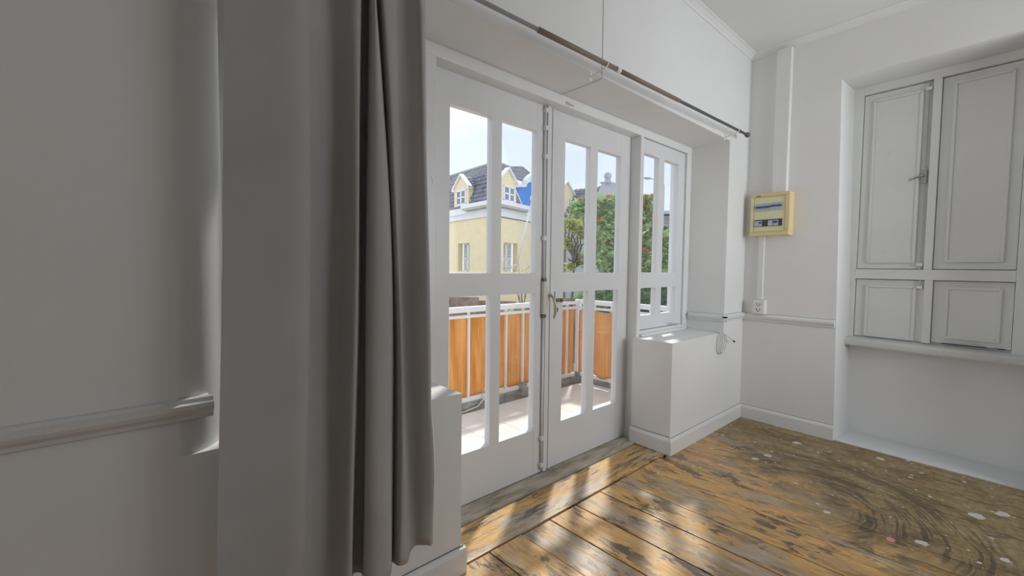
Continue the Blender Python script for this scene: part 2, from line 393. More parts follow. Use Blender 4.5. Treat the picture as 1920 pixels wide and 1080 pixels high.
# ------------------------------------------------------------------ room shell
w = MB()
arc = [(0.12 + 0.13 * math.sin(a), 0.18 * (1 - math.cos(a))) for a in [k * math.pi / 96 for k in range(49)]]
w.prism([(0.0, 0, ZPL)] + [(x, y, ZPL) for x, y in arc] + [(XO0, 0.45, ZPL), (0.0, 0.45, ZPL)], (0, 0, ZL - ZPL))
w.prism([(XO0, 0, ZC + .1), (XO0, 0, ZL), (0, 0, ZL), (0, 0, ZPL), (0.991, 0, ZPL), (0.991, 0, -0.1), (XW - 0.3, 0, -0.1), (XW - 0.3, 0, ZC + .1)], (0, 0.45, 0))
w.prism([(2.626, 0, -0.1), (XB + 0.55, 0, -0.1), (XB + 0.55, 0, ZC + 0.1), (XO1, 0, ZC + 0.1), (XO1, 0, ZPR), (2.626, 0, ZPR)], (0, 0.285, 0))
w.box(XO1, XB + 0.55, 0.285, 0.45, -0.1, ZC + 0.1)
w.box(XO0, XO1, 0, 0.45, ZL, ZC + 0.1)
wall_front = w.build('wall_front', MT['wall'], kind='structure')
MB().box(2.72, XO1, 0.29, 0.45, -0.1, ZPR - 0.02).build('outer_wall', MT['wall'], wall_front)

w = MB(bw)
T0, T1 = 0.62, 1.53; ZH = 2.492
w.prism([(-0.6, 0, -0.1), (0.645, 0, -0.1), (0.594, 0, ZH), (T1, 0, ZH), (T1, 0, -0.1), (4.2, 0, -0.1), (4.2, 0, ZC + .1), (-0.6, 0, ZC + .1)], (0, 0.5, 0))
w.box(0.601, T1 - 0.001, 0.325, 0.499, -0.09, 0.72)
wall_right = w.build('wall_right', MT['wall'], kind='structure')
MB(bw).box(0.60, T1, 0.42, 0.5, 0.72, ZH).build('backing_board', MT['shutter'], wall_right)

# rear and left walls, each with an opening added for fill light, ceiling, floor
w = MB()
for a, b in ((XW - 0.3, 2.25), (3.65, XB + 0.8)): w.box(a, b, YR_REAR - 0.3, YR_REAR, -0.1, ZC + 0.1)
for a, b in ((2.25, 3.65),):
    w.box(a, b, YR_REAR - 0.3, YR_REAR, -0.1, 0.85); w.box(a, b, YR_REAR - 0.3, YR_REAR, 2.35, ZC + 0.1)
w.build('wall_rear', MT['wall'], kind='structure')
w = MB()
for a, b, c, d in ((YR_REAR, -2.3, -0.1, ZC + 0.1), (-0.7, 0, -0.1, ZC + 0.1), (-2.3, -0.7, -0.1, 0.9), (-2.3, -0.7, 2.4, ZC + 0.1)): w.box(XW - 0.3, XW, a, b, c, d)
w.build('wall_left', MT['wall'], kind='structure')
MB().box(XW - 0.3, XB + 0.8, YR_REAR - 0.3, 0.45, ZC, ZC + 0.12).build('ceiling', MT['ceiling'], kind='structure')
floor = MB().box(XW - 0.3, XB + 0.8, YR_REAR - 0.3, 0.45, -0.12, -0.022).build('floor', MT['subfloor'], kind='structure')

# floorboards running away from the doors
def board(x0, x1, y0, y1, z, mat, name='floorboard', bev=0.003, gap=0.004):
    o = MB().box(x0 + gap, x1 - gap, y0 + gap, y1 - gap, -0.02, z, bev).build(name, mat, floor); return o
edges = [-6.8 + 0.2 * k for k in range(18)] + [-3.2, -3.01, -2.82, -2.63, -2.44, -2.25, -2.06, -1.88, -1.7, -1.5, -1.31, -1.12, -0.93, -0.74, -0.55, -0.36, -0.17, 0.02, 0.21, 0.40, 0.59, 0.78, 0.965, 1.15, 1.335, 1.52, 1.713, 1.913, 2.098, 2.33, 2.56, 2.79, 3.02, 3.25, 3.48, 3.71]
for i in range(len(edges) - 1):
    x0, x1 = edges[i], edges[i + 1]
    g = 0.0035 if x0 < 2.0 else 0.0012
    ym = -0.9 - 1.2 * ((i * 37) % 10) / 10.0
    z = (((i * 29) % 7) - 3) * (0.0009 if x0 < 2.0 else 0.0002)
    top = 0.018
    if x1 < 0.5:
        board(x0, x1, ym, top, z, MT['floor'], gap=g); board(x0, x1, YR_REAR, ym, z - 0.0004, MT['floor'], gap=g)
    else: board(x0, x1, YR_REAR, top if x1 < 2.7 else 0.0, z, MT['floor'], gap=g)
board(3.71, 4.02, YR_REAR, 0.0, 0.0, MT['floor'], gap=0.0012)
board(0.992, 2.626, 0.022, 0.240, 0.002, MT['header'], 'header_board')
MB().box(0.98, 2.66, 0.245, 0.44, -0.02, 0.010, 0.005).build('threshold', MT['threshold'], floor)
# white painted floor of the shutter recess
MB(bw).box(0.64, T1, 0.002, 0.325, -0.02, 0.006).build('recess_floor', MT['gloss'], floor)

# baseboards
BP = [(0, 0), (0.017, 0), (0.017, 0.085), (0.012, 0.098), (0.0, 0.104)]
def base(a, b, frame, tf=None, lift=0.0, parent=None, prof=BP):
    m = MB(tf); m.profile(prof, (a[0], a[1], lift), (b[0], b[1], lift), frame); return m
g = base((2.6085, 0), (XB, 0), (0, -1, 0)); g.profile(BP, (2.626, 0.285, 0.010), (2.626, -0.0005, 0.001), (-1, 0, 0))
g.profile(BP, (XW, 0, 0), (1.008, 0, 0), (0, -1, 0)); g.profile(BP, (0.991, -0.0005, 0.001), (0.991, 0.285, 0.001), (1, 0, 0))
g.build('baseboard_front', MT['gloss'], kind='structure')
g = base((0, 0), (0.643, 0), (0, -1, 0), bw); g.profile(BP, (T1, 0, 0), (3.5, 0, 0), (0, -1, 0))
g.build('baseboard_right', MT['gloss'], kind='structure')
# chair rail
RP = [(0, -0.026), (0.010, -0.026), (0.012, -0.016), (0.022, -0.006), (0.026, 0.004), (0.026, 0.014), (0.014, 0.018), (0.012, 0.026), (0, 0.028)]
g = MB()
g.profile(RP, (XW, 0, 0.824), (0.196, 0, 0.824), (0, -1, 0)); g.box(XW, 0.19, -0.001, 0.05, 0.800, 0.850)
g.build('trim_1', MT['rail'], kind='structure')
g = MB(); ZR = 0.822
g.profile(RP, (XO1 - 0.026, 0, ZR), (XB, 0, ZR), (0, -1, 0))
g.profile(RP, (XO1, -0.026, ZR), (XO1, 0.27, ZR), (-1, 0, 0))
g.build('trim_2', MT['gloss'], kind='structure')
g = MB(bw); g.profile(RP, (0, 0, 0.817), (0.622, 0, 0.817), (0, -1, 0)); g.build('trim_3', MT['gloss'], kind='structure')
MT['dark_line'] = plain('shadow and grime line', (0.22, 0.20, 0.16), 0.9)  # thin dark strips draw shadow and grime lines along the trim joints
def dark_line(name, parent, tf, a, b, z0, z1, o, frame, ):
    m = MB(tf); m.profile([(0, z0), (o, z0), (o, z1), (0, z1)], (a[0], a[1], 0), (b[0], b[1], 0), frame); m.build(name, MT['dark_line'], parent)
bf = bpy.data.objects['baseboard_front']; br = bpy.data.objects['baseboard_right']
dark_line('joint', bf, None, (2.61, 0), (XB, 0), 0.1035, 0.1055, 0.0022, (0, -1, 0))
dark_line('joint', bf, None, (2.626, 0.285), (2.626, 0), 0.112, 0.1145, 0.0022, (-1, 0, 0))
dark_line('joint', bf, None, (XW, 0), (1.0, 0), 0.1035, 0.1065, 0.003, (0, -1, 0))
dark_line('joint', br, bw, (0, 0), (0.64, 0), 0.1035, 0.1055, 0.0022, (0, -1, 0))
dark_line('joint', bpy.data.objects['trim_1'], None, (XW, 0), (0.18, 0), 0.7955, 0.7985, 0.003, (0, -1, 0))
dark_line('joint', bpy.data.objects['trim_2'], None, (XO1, 0), (XB, 0), 0.7940, 0.7960, 0.0015, (0, -1, 0))
dark_line('joint', bpy.data.objects['trim_2'], None, (XO1, 0), (XB, 0), 0.8495, 0.8512, 0.0022, (0, -1, 0))
dark_line('joint', bpy.data.objects['trim_2'], None, (XO1, 0), (XO1, 0.27), 0.8495, 0.8510, 0.0018, (-1, 0, 0))
dark_line('joint', bpy.data.objects['trim_3'], bw, (0, 0), (0.62, 0), 0.8450, 0.8465, 0.0018, (0, -1, 0))
dark_line('joint', bpy.data.objects['trim_3'], bw, (0, 0), (0.62, 0), 0.7895, 0.7910, 0.0015, (0, -1, 0))
# ceiling cove
CP = [(0, -0.045), (0.006, -0.045), (0.012, -0.030), (0.028, -0.013), (0.040, -0.008), (0.040, 0.0), (0, 0)]
g = MB(); g.profile(CP, (XW, 0, ZC), (XB, 0, ZC), (0, -1, 0)); g.build('trim_4', MT['wall'], kind='structure')
g = MB(bw); g.profile(CP, (0, 0, ZC), (3.5, 0, ZC), (0, -1, 0)); g.build('trim_5', MT['wall'], kind='structure')

# ------------------------------------------------------------------ frame of doors and side windows
YF = 0.285
g = MB()
g.box(XO0, XO1, YF, 0.42, 2.078, ZL, 0.003)
g.box(0.99, 1.057, YF, 0.42, 0.0, 2.078, 0.003)
g.box(2.668, 2.706, YF, 0.42, 0.0, 2.078, 0.003)
g.box(3.328, XO1, YF, 0.42, ZPR, 2.078, 0.003)
g.box(XO0, 0.265, YF, 0.42, ZPL, 2.078, 0.003)
g.box(2.706, 3.328, YF, 0.42, ZPR, 0.756, 0.003)
g.box(0.807, 0.99, YF, 0.42, 0.756, 2.078, 0.003)
g.box(0.265, 0.99, YF, 0.42, ZPL, 0.756, 0.003)
g.box(1.057, 1.11, 0.40, 0.43, 0.0, 2.10)           # door stop
frame = g.build('trim_6', MT['gloss'], kind='structure')

GY = 0.392
def glazed(root_, xs, zs, y0, y1, mat, stile_l, stile_r, top, bottom):
    """xs = pane edges (l0,r0,l1,r1); zs = (zbot,ztop) of the lower and upper panes"""
    (a0, a1, b0, b1) = xs; (z0, z1, z2, z3) = zs
    MB().box(stile_l, a0, y0, y1, bottom, top, 0.0015).build('stile', mat, root_)
    MB().box(b1, stile_r, y0, y1, bottom, top, 0.0015).build('stile', mat, root_)
    MB().box(a0, b1, y0 + .0005, y1, bottom, z0).build('bottom_rail', mat, root_)
    MB().box(a0, b1, y0 + .0005, y1, z1, z2).build('middle_rail', mat, root_)
    MB().box(a0, b1, y0 + .0005, y1, z3, top).build('top_rail', mat, root_)
    for za, zb in ((z0, z1), (z2, z3)):
        MB().box(a1, b0, y0 + .001, y1, za, zb).build('muntin', mat, root_)
        for xa, xb in ((a0, a1), (b0, b1)):
            MB().box(xa - 0.003, xb + 0.003, (y0 + y1) / 2 + 0.006, (y0 + y1) / 2 + 0.009, za - 0.003, zb + 0.003).build('glass_pane', MT['glass'], root_)

ZS = (0.270, 1.044, 1.155, 1.933)
d1 = root('door_1', (1.46, 0.38, 0.01), kind='structure')
glazed(d1, (1.180, 1.433, 1.498, 1.751), ZS, 0.363, 0.403, MT['door'], 1.100, 1.820, 2.112, 0.014)
d2 = root('door_2', (2.25, 0.38, 0.01), kind='structure')
glazed(d2, (1.987, 2.228, 2.300, 2.553), ZS, 0.363, 0.403, MT['door'], 1.826, 2.666, 2.118, 0.014)
# meeting cover strips and the surface bolt on the left leaf
MB().box(1.823, 1.848, 0.349, 0.364, 0.016, 2.10, 0.003).build('cover_strip', MT['door'], d2)
MB().box(1.872, 1.892, 0.357, 0.364, 0.016, 2.11, 0.002).build('cover_strip', MT['door'], d2)
MB().box(1.757, 1.765, 0.3615, 0.364, 0.016, 0.27).build('joint_line', MT['door'], d1)
bolt = MB().tube([(1.812, 0.352, 0.03), (1.812, 0.352, 0.905)], 0.006, 8).tube([(1.810, 0.352, 1.125), (1.804, 0.352, 2.085)], 0.006, 8).build('surface_bolt', MT['door'], d1, label='long white painted bolt rods down the meeting edge')
for z in (0.215, 0.06, 1.80, 1.955, 2.05, 1.35):
    MB().box(1.797, 1.822, 0.341, 0.364, z - 0.012, z + 0.012, 0.003).build('bolt_guide', MT['door'], bolt)
for z in (0.915, 1.118):
    MB().box(1.801, 1.822, 0.341, 0.364, z - 0.009, z + 0.009, 0.002).build('bolt_end', MT['gunmetal'], bolt)
g = MB().prism([(1.800, 0.342, 0.925), (1.822, 0.342, 0.925), (1.824, 0.342, 0.96), (1.846, 0.342, 1.0), (1.850, 0.342, 1.02), (1.846, 0.342, 1.04), (1.824, 0.342, 1.08), (1.820, 0.342, 1.108), (1.800, 0.342, 1.108)], (0, 0.021, 0), 0.002)
g.build('bolt_case', MT['cable'], bolt)
g = MB().tube([(1.845, 0.335, 1.035), (1.853, 0.322, 1.02), (1.862, 0.312, 0.99), (1.868, 0.310, 0.96), (1.866, 0.312, 0.93), (1.858, 0.316, 0.905)], [0.006, 0.007, 0.007, 0.007, 0.007, 0.005], 8)
g.ball((1.847, 0.338, 1.030), 0.010); g.build('bolt_handle', MT['brass'], bolt)
# lock plate, keyhole and lever of the right leaf
lp = MB().box(1.912, 1.950, 0.354, 0.364, 0.888, 1.050, 0.003).build('lock_plate', MT['door'], d2)
MB().cyl((1.931, 0.3545, 0.948), (1.931, 0.3525, 0.948), 0.0045, 12).box(1.9285, 1.9335, 0.3525, 0.3545, 0.930, 0.948).build('keyhole', MT['black'], lp)
g = MB().cyl((1.931, 0.356, 1.000), (1.931, 0.330, 1.000), 0.012, 16)
g.tube([(1.931, 0.326, 1.000), (1.95, 0.322, 1.002), (1.99, 0.320, 1.000), (2.045, 0.324, 0.997)], [0.010, 0.009, 0.0085, 0.008], 10)
g.build('lever_handle', MT['brass'], lp, label='aged brass lever')

w1 = root('window_1', (3.02, 0.32, 0.76), kind='structure')
glazed(w1, (2.734, 2.935, 3.012, 3.225), (0.858, 1.052, 1.159, 1.978), 0.300, 0.340, MT['door'], 2.708, 3.325, 2.075, 0.760)
g = MB().tube([(2.86, 0.365, 1.438), (2.90, 0.385, 1.448), (2.985, 0.40, 1.474)], 0.006, 8).ball((2.86, 0.365, 1.438), 0.010)
g.build('stay_bar', MT['steel'], w1)
MB().box(2.706, 3.33, 0.262, 0.30, 0.717, 0.736, 0.004).build('sill_strip', MT['gloss'], w1)
w2 = root('window_2', (0.71, 0.32, 0.76), kind='structure')
glazed(w2, (0.31, 0.50, 0.56, 0.755), (0.858, 1.052, 1.159, 1.978), 0.300, 0.340, MT['door'], 0.267, 0.805, 2.075, 0.760)

# ------------------------------------------------------------------ shuttered window in the right wall
w3 = root('window_3', bw(1.05, 0.3, 0.7), kind='structure')
SH = MT['shutter']
g = MB(bw)
g.box(0.592, 0.652, 0.285, 0.36, 0.70, ZH, 0.003); g.box(1.426, T1, 0.285, 0.36, 0.70, ZH, 0.003)
g.box(0.652, 1.426, 0.285, 0.36, 2.438, ZH, 0.003); g.box(0.652, 1.426, 0.285, 0.36, 1.133, 1.202, 0.003)
g.box(1.018, 1.058, 0.285, 0.36, 1.202, 2.438, 0.003); g.box(1.027, 1.067, 0.285, 0.36, 0.715, 1.133, 0.003)
g.build('shutter_frame', SH, w3)
def shutter(t0, t1, z0, z1, p, inset=0.03, hinge=True):
    s = MB(bw).box(t0 + 0.003, t1 - 0.003, 0.312, 0.345, z0 + 0.004, z1 - 0.004, 0.002).build('shutter_leaf', SH, w3)
    a, b, c, d = p; k = 0.018
    m = MB(bw)
    # mitred raised moulding
    for q in ([(a, c), (b, c), (b - k, c + k), (a + k, c + k)], [(a, d), (b, d), (b - k, d - k), (a + k, d - k)], [(a, c), (a, d), (a + k, d - k), (a + k, c + k)], [(b, c), (b, d), (b - k, d - k), (b - k, c + k)]):
        m.prism([(t, 0.298, z) for t, z in q], (0, 0.015, 0), 0.003)
    m.build('panel_moulding', SH, s)
    MB(bw).box(a + k, b - k, 0.306, 0.316, c + k, d - k, 0.002).build('shutter_panel', SH, s)
    return s
shutter(0.652, 1.018, 1.202, 2.438, (0.708, 0.971, 1.246, 2.390))
shutter(1.058, 1.426, 1.202, 2.438, (1.112, 1.373, 1.250, 2.393))
shutter(0.652, 1.027, 0.715, 1.133, (0.713, 0.986, 0.722, 1.092))
shutter(1.067, 1.426, 0.720, 1.133, (1.126, 1.376, 0.760, 1.094))
MB(bw).prism([(0.59, 0.20, 0.655), (0.59, 0.325, 0.655), (0.59, 0.325, 0.716), (0.59, 0.21, 0.706), (0.59, 0.195, 0.695), (0.59, 0.195, 0.668)], (T1 - 0.59, 0, -0.006), 0.003).build('sill', MT['sill'], w3)
bz = MB(bw).box(0.994, 1.002, 0.292, 0.302, 1.19, 2.432, 0.002).build('espagnolette_rod', MT['steel'], w3, label='thin grey espagnolette rod')
for z in (2.385, 1.235): MB(bw).box(0.984, 1.012, 0.286, 0.313, z - 0.010, z + 0.010, 0.002).build('rod_guide', MT['plastic'], bz)
MB(bw).box(0.984, 1.008, 0.286, 0.313, 1.772, 1.864, 0.003).build('handle_plate', MT['steel'], bz)
MB(bw).cyl((0.997, 0.290, 1.822), (0.997, 0.262, 1.822), 0.008, 12).tube([(0.999, 0.258, 1.823), (0.97, 0.254, 1.812), (0.925, 0.250, 1.796)], [0.007, 0.006, 0.006], 8).build('handle', MT['steel'], bz)
b2 = MB(bw).box(0.999, 1.007, 0.292, 0.302, 1.08, 1.14, 0.002).build('espagnolette_rod', MT['steel'], w3)
MB(bw).box(0.988, 1.016, 0.286, 0.313, 1.075, 1.093, 0.002).build('rod_guide', MT['plastic'], b2)
# torn paint under the lower right shutter
g = MB(bw).tube([(1.13, 0.297, 0.742), (1.20, 0.294, 0.738), (1.27, 0.292, 0.742), (1.33, 0.296, 0.728), (1.37, 0.298, 0.722)], [0.001, 0.003, 0.004, 0.003, 0.001], 5)
g.build('loose_strip', MT['sill'], w3)
MB(bw).box(1.12, 1.40, 0.308, 0.3125, 0.720, 0.727).build('gap', MT['slot'], w3)

# ------------------------------------------------------------------ breaker box, trunking, outlet
bx = root('breaker_box', bw(0.2, 0, 1.45), label='cream breaker box with yellowed edge strips on the white wall', cat='fuse box')
MB(bw).box(0.070, 0.326, -0.068, 0, 1.452, 1.756, 0.004).build('housing', MT['cream'], bx)
for a in ((0.062, 0.334, -0.080, 0, 1.740, 1.764), (0.062, 0.334, -0.084, 0, 1.446, 1.474)):
    MB(bw).box(*a, 0.003).build('edge_strip', MT['yellow'], bx)
for a in ((0.306, 0.334, -0.080, 0, 1.474, 1.740), (0.062, 0.084, -0.076, 0, 1.474, 1.740)):
    MB(bw).box(*a, 0.003).build('edge_strip', MT['yellow'] if a[0] > 0.2 else MT['cream'], bx)
MB(bw).box(0.088, 0.302, -0.073, -0.06, 1.478, 1.736, 0.003).build('cover', MT['cream'], bx)
r1 = MB(bw).box(0.092, 0.286, -0.078, -0.07, 1.632, 1.690, 0.001).build('breaker_row', MT['breaker'], bx)
for k in range(12):
    t = 0.097 + k * 0.0157
    s = MB(bw).box(t, t + 0.0142, -0.080, -0.076, 1.642, 1.680, 0.0008).build('breaker', MT['breaker'], r1)
for k in range(12):
    t = 0.100 + k * 0.0157
    MB(bw).box(t, t + 0.009, -0.088, -0.079, 1.655 + (0.004 if k > 6 else 0), 1.668 + (0.004 if k > 6 else 0), 0.001).build('toggle', MT['blue_switch'], r1)
r2 = MB(bw).box(0.092, 0.286, -0.0765, -0.07, 1.516, 1.568, 0.001).build('breaker_row', MT['slot'], bx)
for t0, t1 in ((0.096, 0.148), (0.192, 0.224), (0.228, 0.262)):
    MB(bw).box(t0, t1, -0.082, -0.076, 1.519, 1.560, 0.001).build('breaker', MT['breaker'], r2)
for t0, t1 in ((0.130, 0.146), (0.232, 0.243), (0.247, 0.258)):
    MB(bw).box(t0, t1, -0.090, -0.080, 1.538, 1.552, 0.001).build('toggle', MT['blue_switch'], r2)
MB(bw).box(0.105, 0.135, -0.0815, -0.0795, 1.744, 1.750).build('maker_mark', MT['slot'], bx)
MB(bw).cyl((0.316, -0.080, 1.488), (0.316, -0.083, 1.488), 0.004, 10).build('screw', MT['steel'], bx)
MB(bw).box(0.196, 0.292, -0.045, 0, 1.766, 2.815, 0.003).build('cable_trunking', MT['trunk_plastic'], label='wide white trunking from ceiling down to the breaker box', cat='trunking')
MB(bw).box(0.108, 0.146, -0.022, 0, 0.957, 1.446, 0.002).build('conduit', MT['trunk_plastic'], label='narrow white conduit between breaker box and socket', cat='trunking')
ou = root('wall_socket', bw(0.13, 0, 0.85), label='white double socket box sitting above the chair rail', cat='socket')
MB(bw).box(0.088, 0.176, -0.042, 0, 0.846, 0.956, 0.003).build('box', MT['plastic'], ou)
fp_ = MB(bw).box(0.091, 0.173, -0.047, -0.040, 0.850, 0.952, 0.002).build('face_plate', MT['plastic'], ou)
for zc in (0.922, 0.880):
    m = MB(bw)
    m.box(0.119, 0.123, -0.0485, -0.0465, zc - 0.006, zc + 0.008); m.box(0.141, 0.145, -0.0485, -0.0465, zc - 0.006, zc + 0.006)
    m.cyl((0.132, -0.0465, zc - 0.013), (0.132, -0.0485, zc - 0.013), 0.004, 10)
    m.build('slots', MT['black'], fp_)

# ------------------------------------------------------------------ curtain and its rod
CT = [(0.219, 0.204, 0.18, -0.12), (0.243, 0.23, 0.199, -0.155), (0.302, 0.301, 0.264, -0.235), (0.358, 0.365, 0.326, -0.222), (0.409, 0.397, 0.383, -0.142), (0.464, 0.474, 0.439, -0.128), (0.506, 0.498, 0.479, -0.183), (0.529, 0.515, 0.499, -0.155), (0.555, 0.546, 0.524, -0.11), (0.566, 0.56, 0.546, -0.12), (0.552, 0.543, 0.53, -0.165), (0.553, 0.555, 0.553, -0.19), (0.564, 0.585, 0.593, -0.185), (0.587, 0.617, 0.623, -0.15), (0.609, 0.64, 0.644, -0.12), (0.604, 0.635, 0.641, -0.15), (0.604, 0.639, 0.645, -0.165), (0.635, 0.649, 0.668, -0.15), (0.657, 0.671, 0.695, -0.115), (0.685, 0.694, 0.714, -0.12), (0.713, 0.724, 0.735, -0.15), (0.725, 0.739, 0.755, -0.16), (0.755, 0.765, 0.776, -0.12), (0.764, 0.776, 0.788, -0.08)]
def catmull(P, n):
    out = []
    for i in range(len(P) - 1):
        p0, p1, p2, p3 = P[max(i - 1, 0)], P[i], P[i + 1], P[min(i + 2, len(P) - 1)]
        for k in range(n):
            t = k / n
            out.append(tuple(0.5 * ((2 * b) + (-a + c) * t + (2 * a - 5 * b + 4 * c - d) * t * t + (-a + 3 * b - 3 * c + d) * t ** 3) for a, b, c, d in zip(p0, p1, p2, p3)))
    out.append(P[-1]); return out
def curtain():
    bm = bmesh.new(); NR = 60; NS = 6
    rows = []
    for r in range(NR + 1):
        v = r / NR; pts = []
        for i, (a, b, c, y) in enumerate(CT):
            s = i / (len(CT) - 1)
            zb = 0.268 + 0.028 * max(0, (s - 0.75) / 0.25) + (0.13 * max(0, (s - 0.92) / 0.08)) + 0.006 * math.sin(i * 1.7)
            z = 2.118 + (zb - 2.118) * v
            # measured folds at z 1.79, 1.19 and 0.40
            l0 = (z - 1.19) * (z - 0.40) / ((1.79 - 1.19) * (1.79 - 0.40)); l1 = (z - 1.79) * (z - 0.40) / ((1.19 - 1.79) * (1.19 - 0.40)); l2 = (z - 1.79) * (z - 1.19) / ((0.40 - 1.79) * (0.40 - 1.19))
            zz = min(z, 1.95)
            x = a * l0 + b * l1 + c * l2
            yy = y + 0.006 * math.sin(z * 4.3 + i * 0.9) * (1 if z < 1.6 else 0.6)
            k = 1.0 if z < 1.95 else max(0.35, 1 - (z - 1.95) * 3.2)
            yy = -0.125 + (yy + 0.125) * k
            if s > 0.8 and z < 0.75: x += (0.75 - z) * 0.045 * (s - 0.8) / 0.2; yy -= 0.02 * (s - 0.8) / 0.2 * math.sin((0.75 - z) * 9)
            pts.append((x, yy, z))
        rows.append([bm.verts.new(q) for q in catmull(pts, NS)])
    for A, B in zip(rows, rows[1:]):
        for k in range(len(A) - 1):
            f = bm.faces.new((A[k], A[k + 1], B[k + 1], B[k])); f.smooth = True
    me = bpy.data.meshes.new('curtain'); bm.to_mesh(me); bm.free(); me.materials.append(MT['curtain'])
    return me
cu = root('curtain', (0.5, -0.14, 0.27), label='long grey curtain hanging in folds left of the glass doors', cat='curtain')
fab = link('fabric', curtain(), cu)
so = fab.modifiers.new('thickness', 'SOLIDIFY'); so.thickness = 0.0022
MB().tube([(0.782, -0.105, 1.478), (0.786, -0.112, 1.470), (0.790, -0.108, 1.462), (0.788, -0.106, 1.452)], 0.0009, 5).build('loose_thread', MT['plastic'], cu)

rd = root('curtain_rod', (1.8, -0.085, 2.15), label='thin grey curtain rod with brown taped middle and ball end', cat='curtain rod')
def rodp(x): return (x, -0.088, 2.131 + (x - 1.3) * 0.019)
MB().tube([rodp(-0.25), rodp(1.30)], 0.0085, 12).build('rod', MT['rod_light'], rd)
MB().tube([rodp(1.29), rodp(1.82)], 0.0115, 12).tube([rodp(1.86), rodp(2.45)], 0.0112, 12).build('taped_section', MT['tape'], rd, label='brown taped length')
MB().tube([rodp(1.8), rodp(3.46)], 0.0090, 12).build('rod', MT['gunmetal'], rd)
MB().tube([rodp(1.825), rodp(1.855)], 0.0135, 12).build('collar', MT['plastic'], rd); MB().tube([rodp(3.33), rodp(3.345)], 0.0115, 12).build('collar', MT['gunmetal'], rd)
MB().ball((3.487, -0.088, 2.173), 0.019).tube([rodp(3.45), (3.472, -0.088, 2.172)], 0.011, 12).build('finial', MT['gunmetal'], rd, label='ball finial')
for x in (1.74, 3.30, 0.05):
    p_ = rodp(x)
    MB().tube([(x, 0.0, p_[2] - 0.035), (x, -0.03, p_[2] - 0.030), (x, -0.075, p_[2] - 0.022), (x, -0.098, p_[2] - 0.012), (x, -0.102, p_[2])], 0.004, 8).box(x - 0.007, x + 0.007, -0.003, 0.0, p_[2] - 0.055, p_[2] - 0.012).build('bracket', MT['plastic'], rd)
for k in range(9):
    x = 0.21 + k * 0.067; p_ = rodp(x); R_ = 0.017
    MB().tube([(x, p_[1] + R_ * math.cos(a), p_[2] + R_ * math.sin(a)) for a in [i * math.pi / 6 for i in range(13)]], 0.002, 5).build('ring', MT['gunmetal'], rd)

# thin painted wire: ceiling to rod, then across the soffit
MB().tube([(1.829, -0.003, 2.815), (1.830, -0.003, 2.5), (1.832, -0.003, 2.20), (1.828, -0.003, 2.137), (1.838, 0.0, 2.129), (1.850, 0.031, 2.129), (1.856, 0.165, 2.129), (1.855, 0.28, 2.129)], 0.0018, 6).build('thin_wire', MT['rail'], label='thin white wire down the wall above the doors', cat='wire')
# small hook with string at the head of the doors
g = MB().tube([(1.895, 0.284, 2.098), (1.900, 0.268, 2.094), (1.925, 0.262, 2.090), (1.945, 0.266, 2.094), (1.955, 0.284, 2.098)], 0.004, 6)
g.tube([(1.93, 0.264, 2.090), (1.934, 0.262, 2.075), (1.926, 0.262, 2.062), (1.932, 0.262, 2.040)], 0.0022, 6)
g.build('door_hook', MT['plastic'], label='small white hook with string above the right door leaf', cat='hook')

# cable coil on the right parapet
ck = root('cable_coil', (3.30, -0.012, 0.719), label='coiled cream cable hanging over the right parapet edge', cat='cable')
MB().tube([(3.10, 0.275, 0.782), (3.18, 0.262, 0.774), (3.25, 0.20, 0.758), (3.31, 0.10, 0.735), (3.335, 0.03, 0.724), (3.330, -0.008, 0.722)], 0.0035, 8).build('cable_run', MT['cable'], ck)
g = MB()
for k in range(3):
    cx_ = 3.316 + 0.013 * k; rx = 0.040 + 0.003 * k; rz = 0.084 - 0.004 * k; ph = 0.9 * k
    pts = []
    for i in range(25):
        a = math.pi / 2 + i * math.pi / 12
        pts.append((cx_ + rx * math.cos(a) * (1.0 + 0.12 * math.sin(2 * a + ph)), -0.014 - 0.006 * k - 0.006 * math.sin(a), 0.652 - 0.006 * k + rz * math.sin(a)))
    g.tube(pts, 0.0028, 6)
g.build('loops', MT['cable'], ck)
MB().tube([(3.325, -0.024, 0.720), (3.36, -0.036, 0.708), (3.42, -0.045, 0.676), (3.475, -0.045, 0.652)], 0.0038, 8).build('cable_tail', MT['plastic'], ck)
MB().tube([(3.475, -0.045, 0.652), (3.497, -0.045, 0.641)], 0.0065, 8).build('plug', MT['black'], ck)

# litter on the floor
MB().prism([(2.515, -1.105, 0.001), (2.545, -1.112, 0.001), (2.552, -1.090, 0.004), (2.530, -1.078, 0.003), (2.512, -1.088, 0.001)], (0, 0, 0.0012)).build('paper_scrap', MT['pink'], label='tiny pink paper scrap lying on the brown floor', cat='paper')

# ------------------------------------------------------------------ balcony
ZB = -0.05
bal = MB().box(-1.5, 3.92, 0.45, 1.74, -0.30, ZB - 0.008).build('balcony_floor', MT['grout'], kind='structure')
xs_ = [1.99 + 0.31 * k for k in range(-9, 7)]; ys_ = [1.295 - 0.31 * k for k in range(-1, 4)]
n_t = 0
for xa, xb in zip(xs_, xs_[1:]):
    for ya, yb in zip(ys_, ys_[1:]):
        x0, x1, y1, y0 = max(xa, -1.0), min(xb, 3.80), min(ya, 1.66), max(yb, 0.40)
        if x1 - x0 < 0.03 or y1 - y0 < 0.03: continue
        MB().box(x0 + 0.002, x1 - 0.002, y0 + 0.002, y1 - 0.002, ZB - 0.012, ZB, 0.0015).build('tile', MT['tile'], bal)
g = MB().box(-1.5, 3.92, 1.66, 1.74, ZB - 0.02, 0.015, 0.004).box(3.80, 3.92, 0.45, 1.66, ZB - 0.02, 0.015, 0.004)
g.build('balcony_kerb', MT['dirt'], bal)

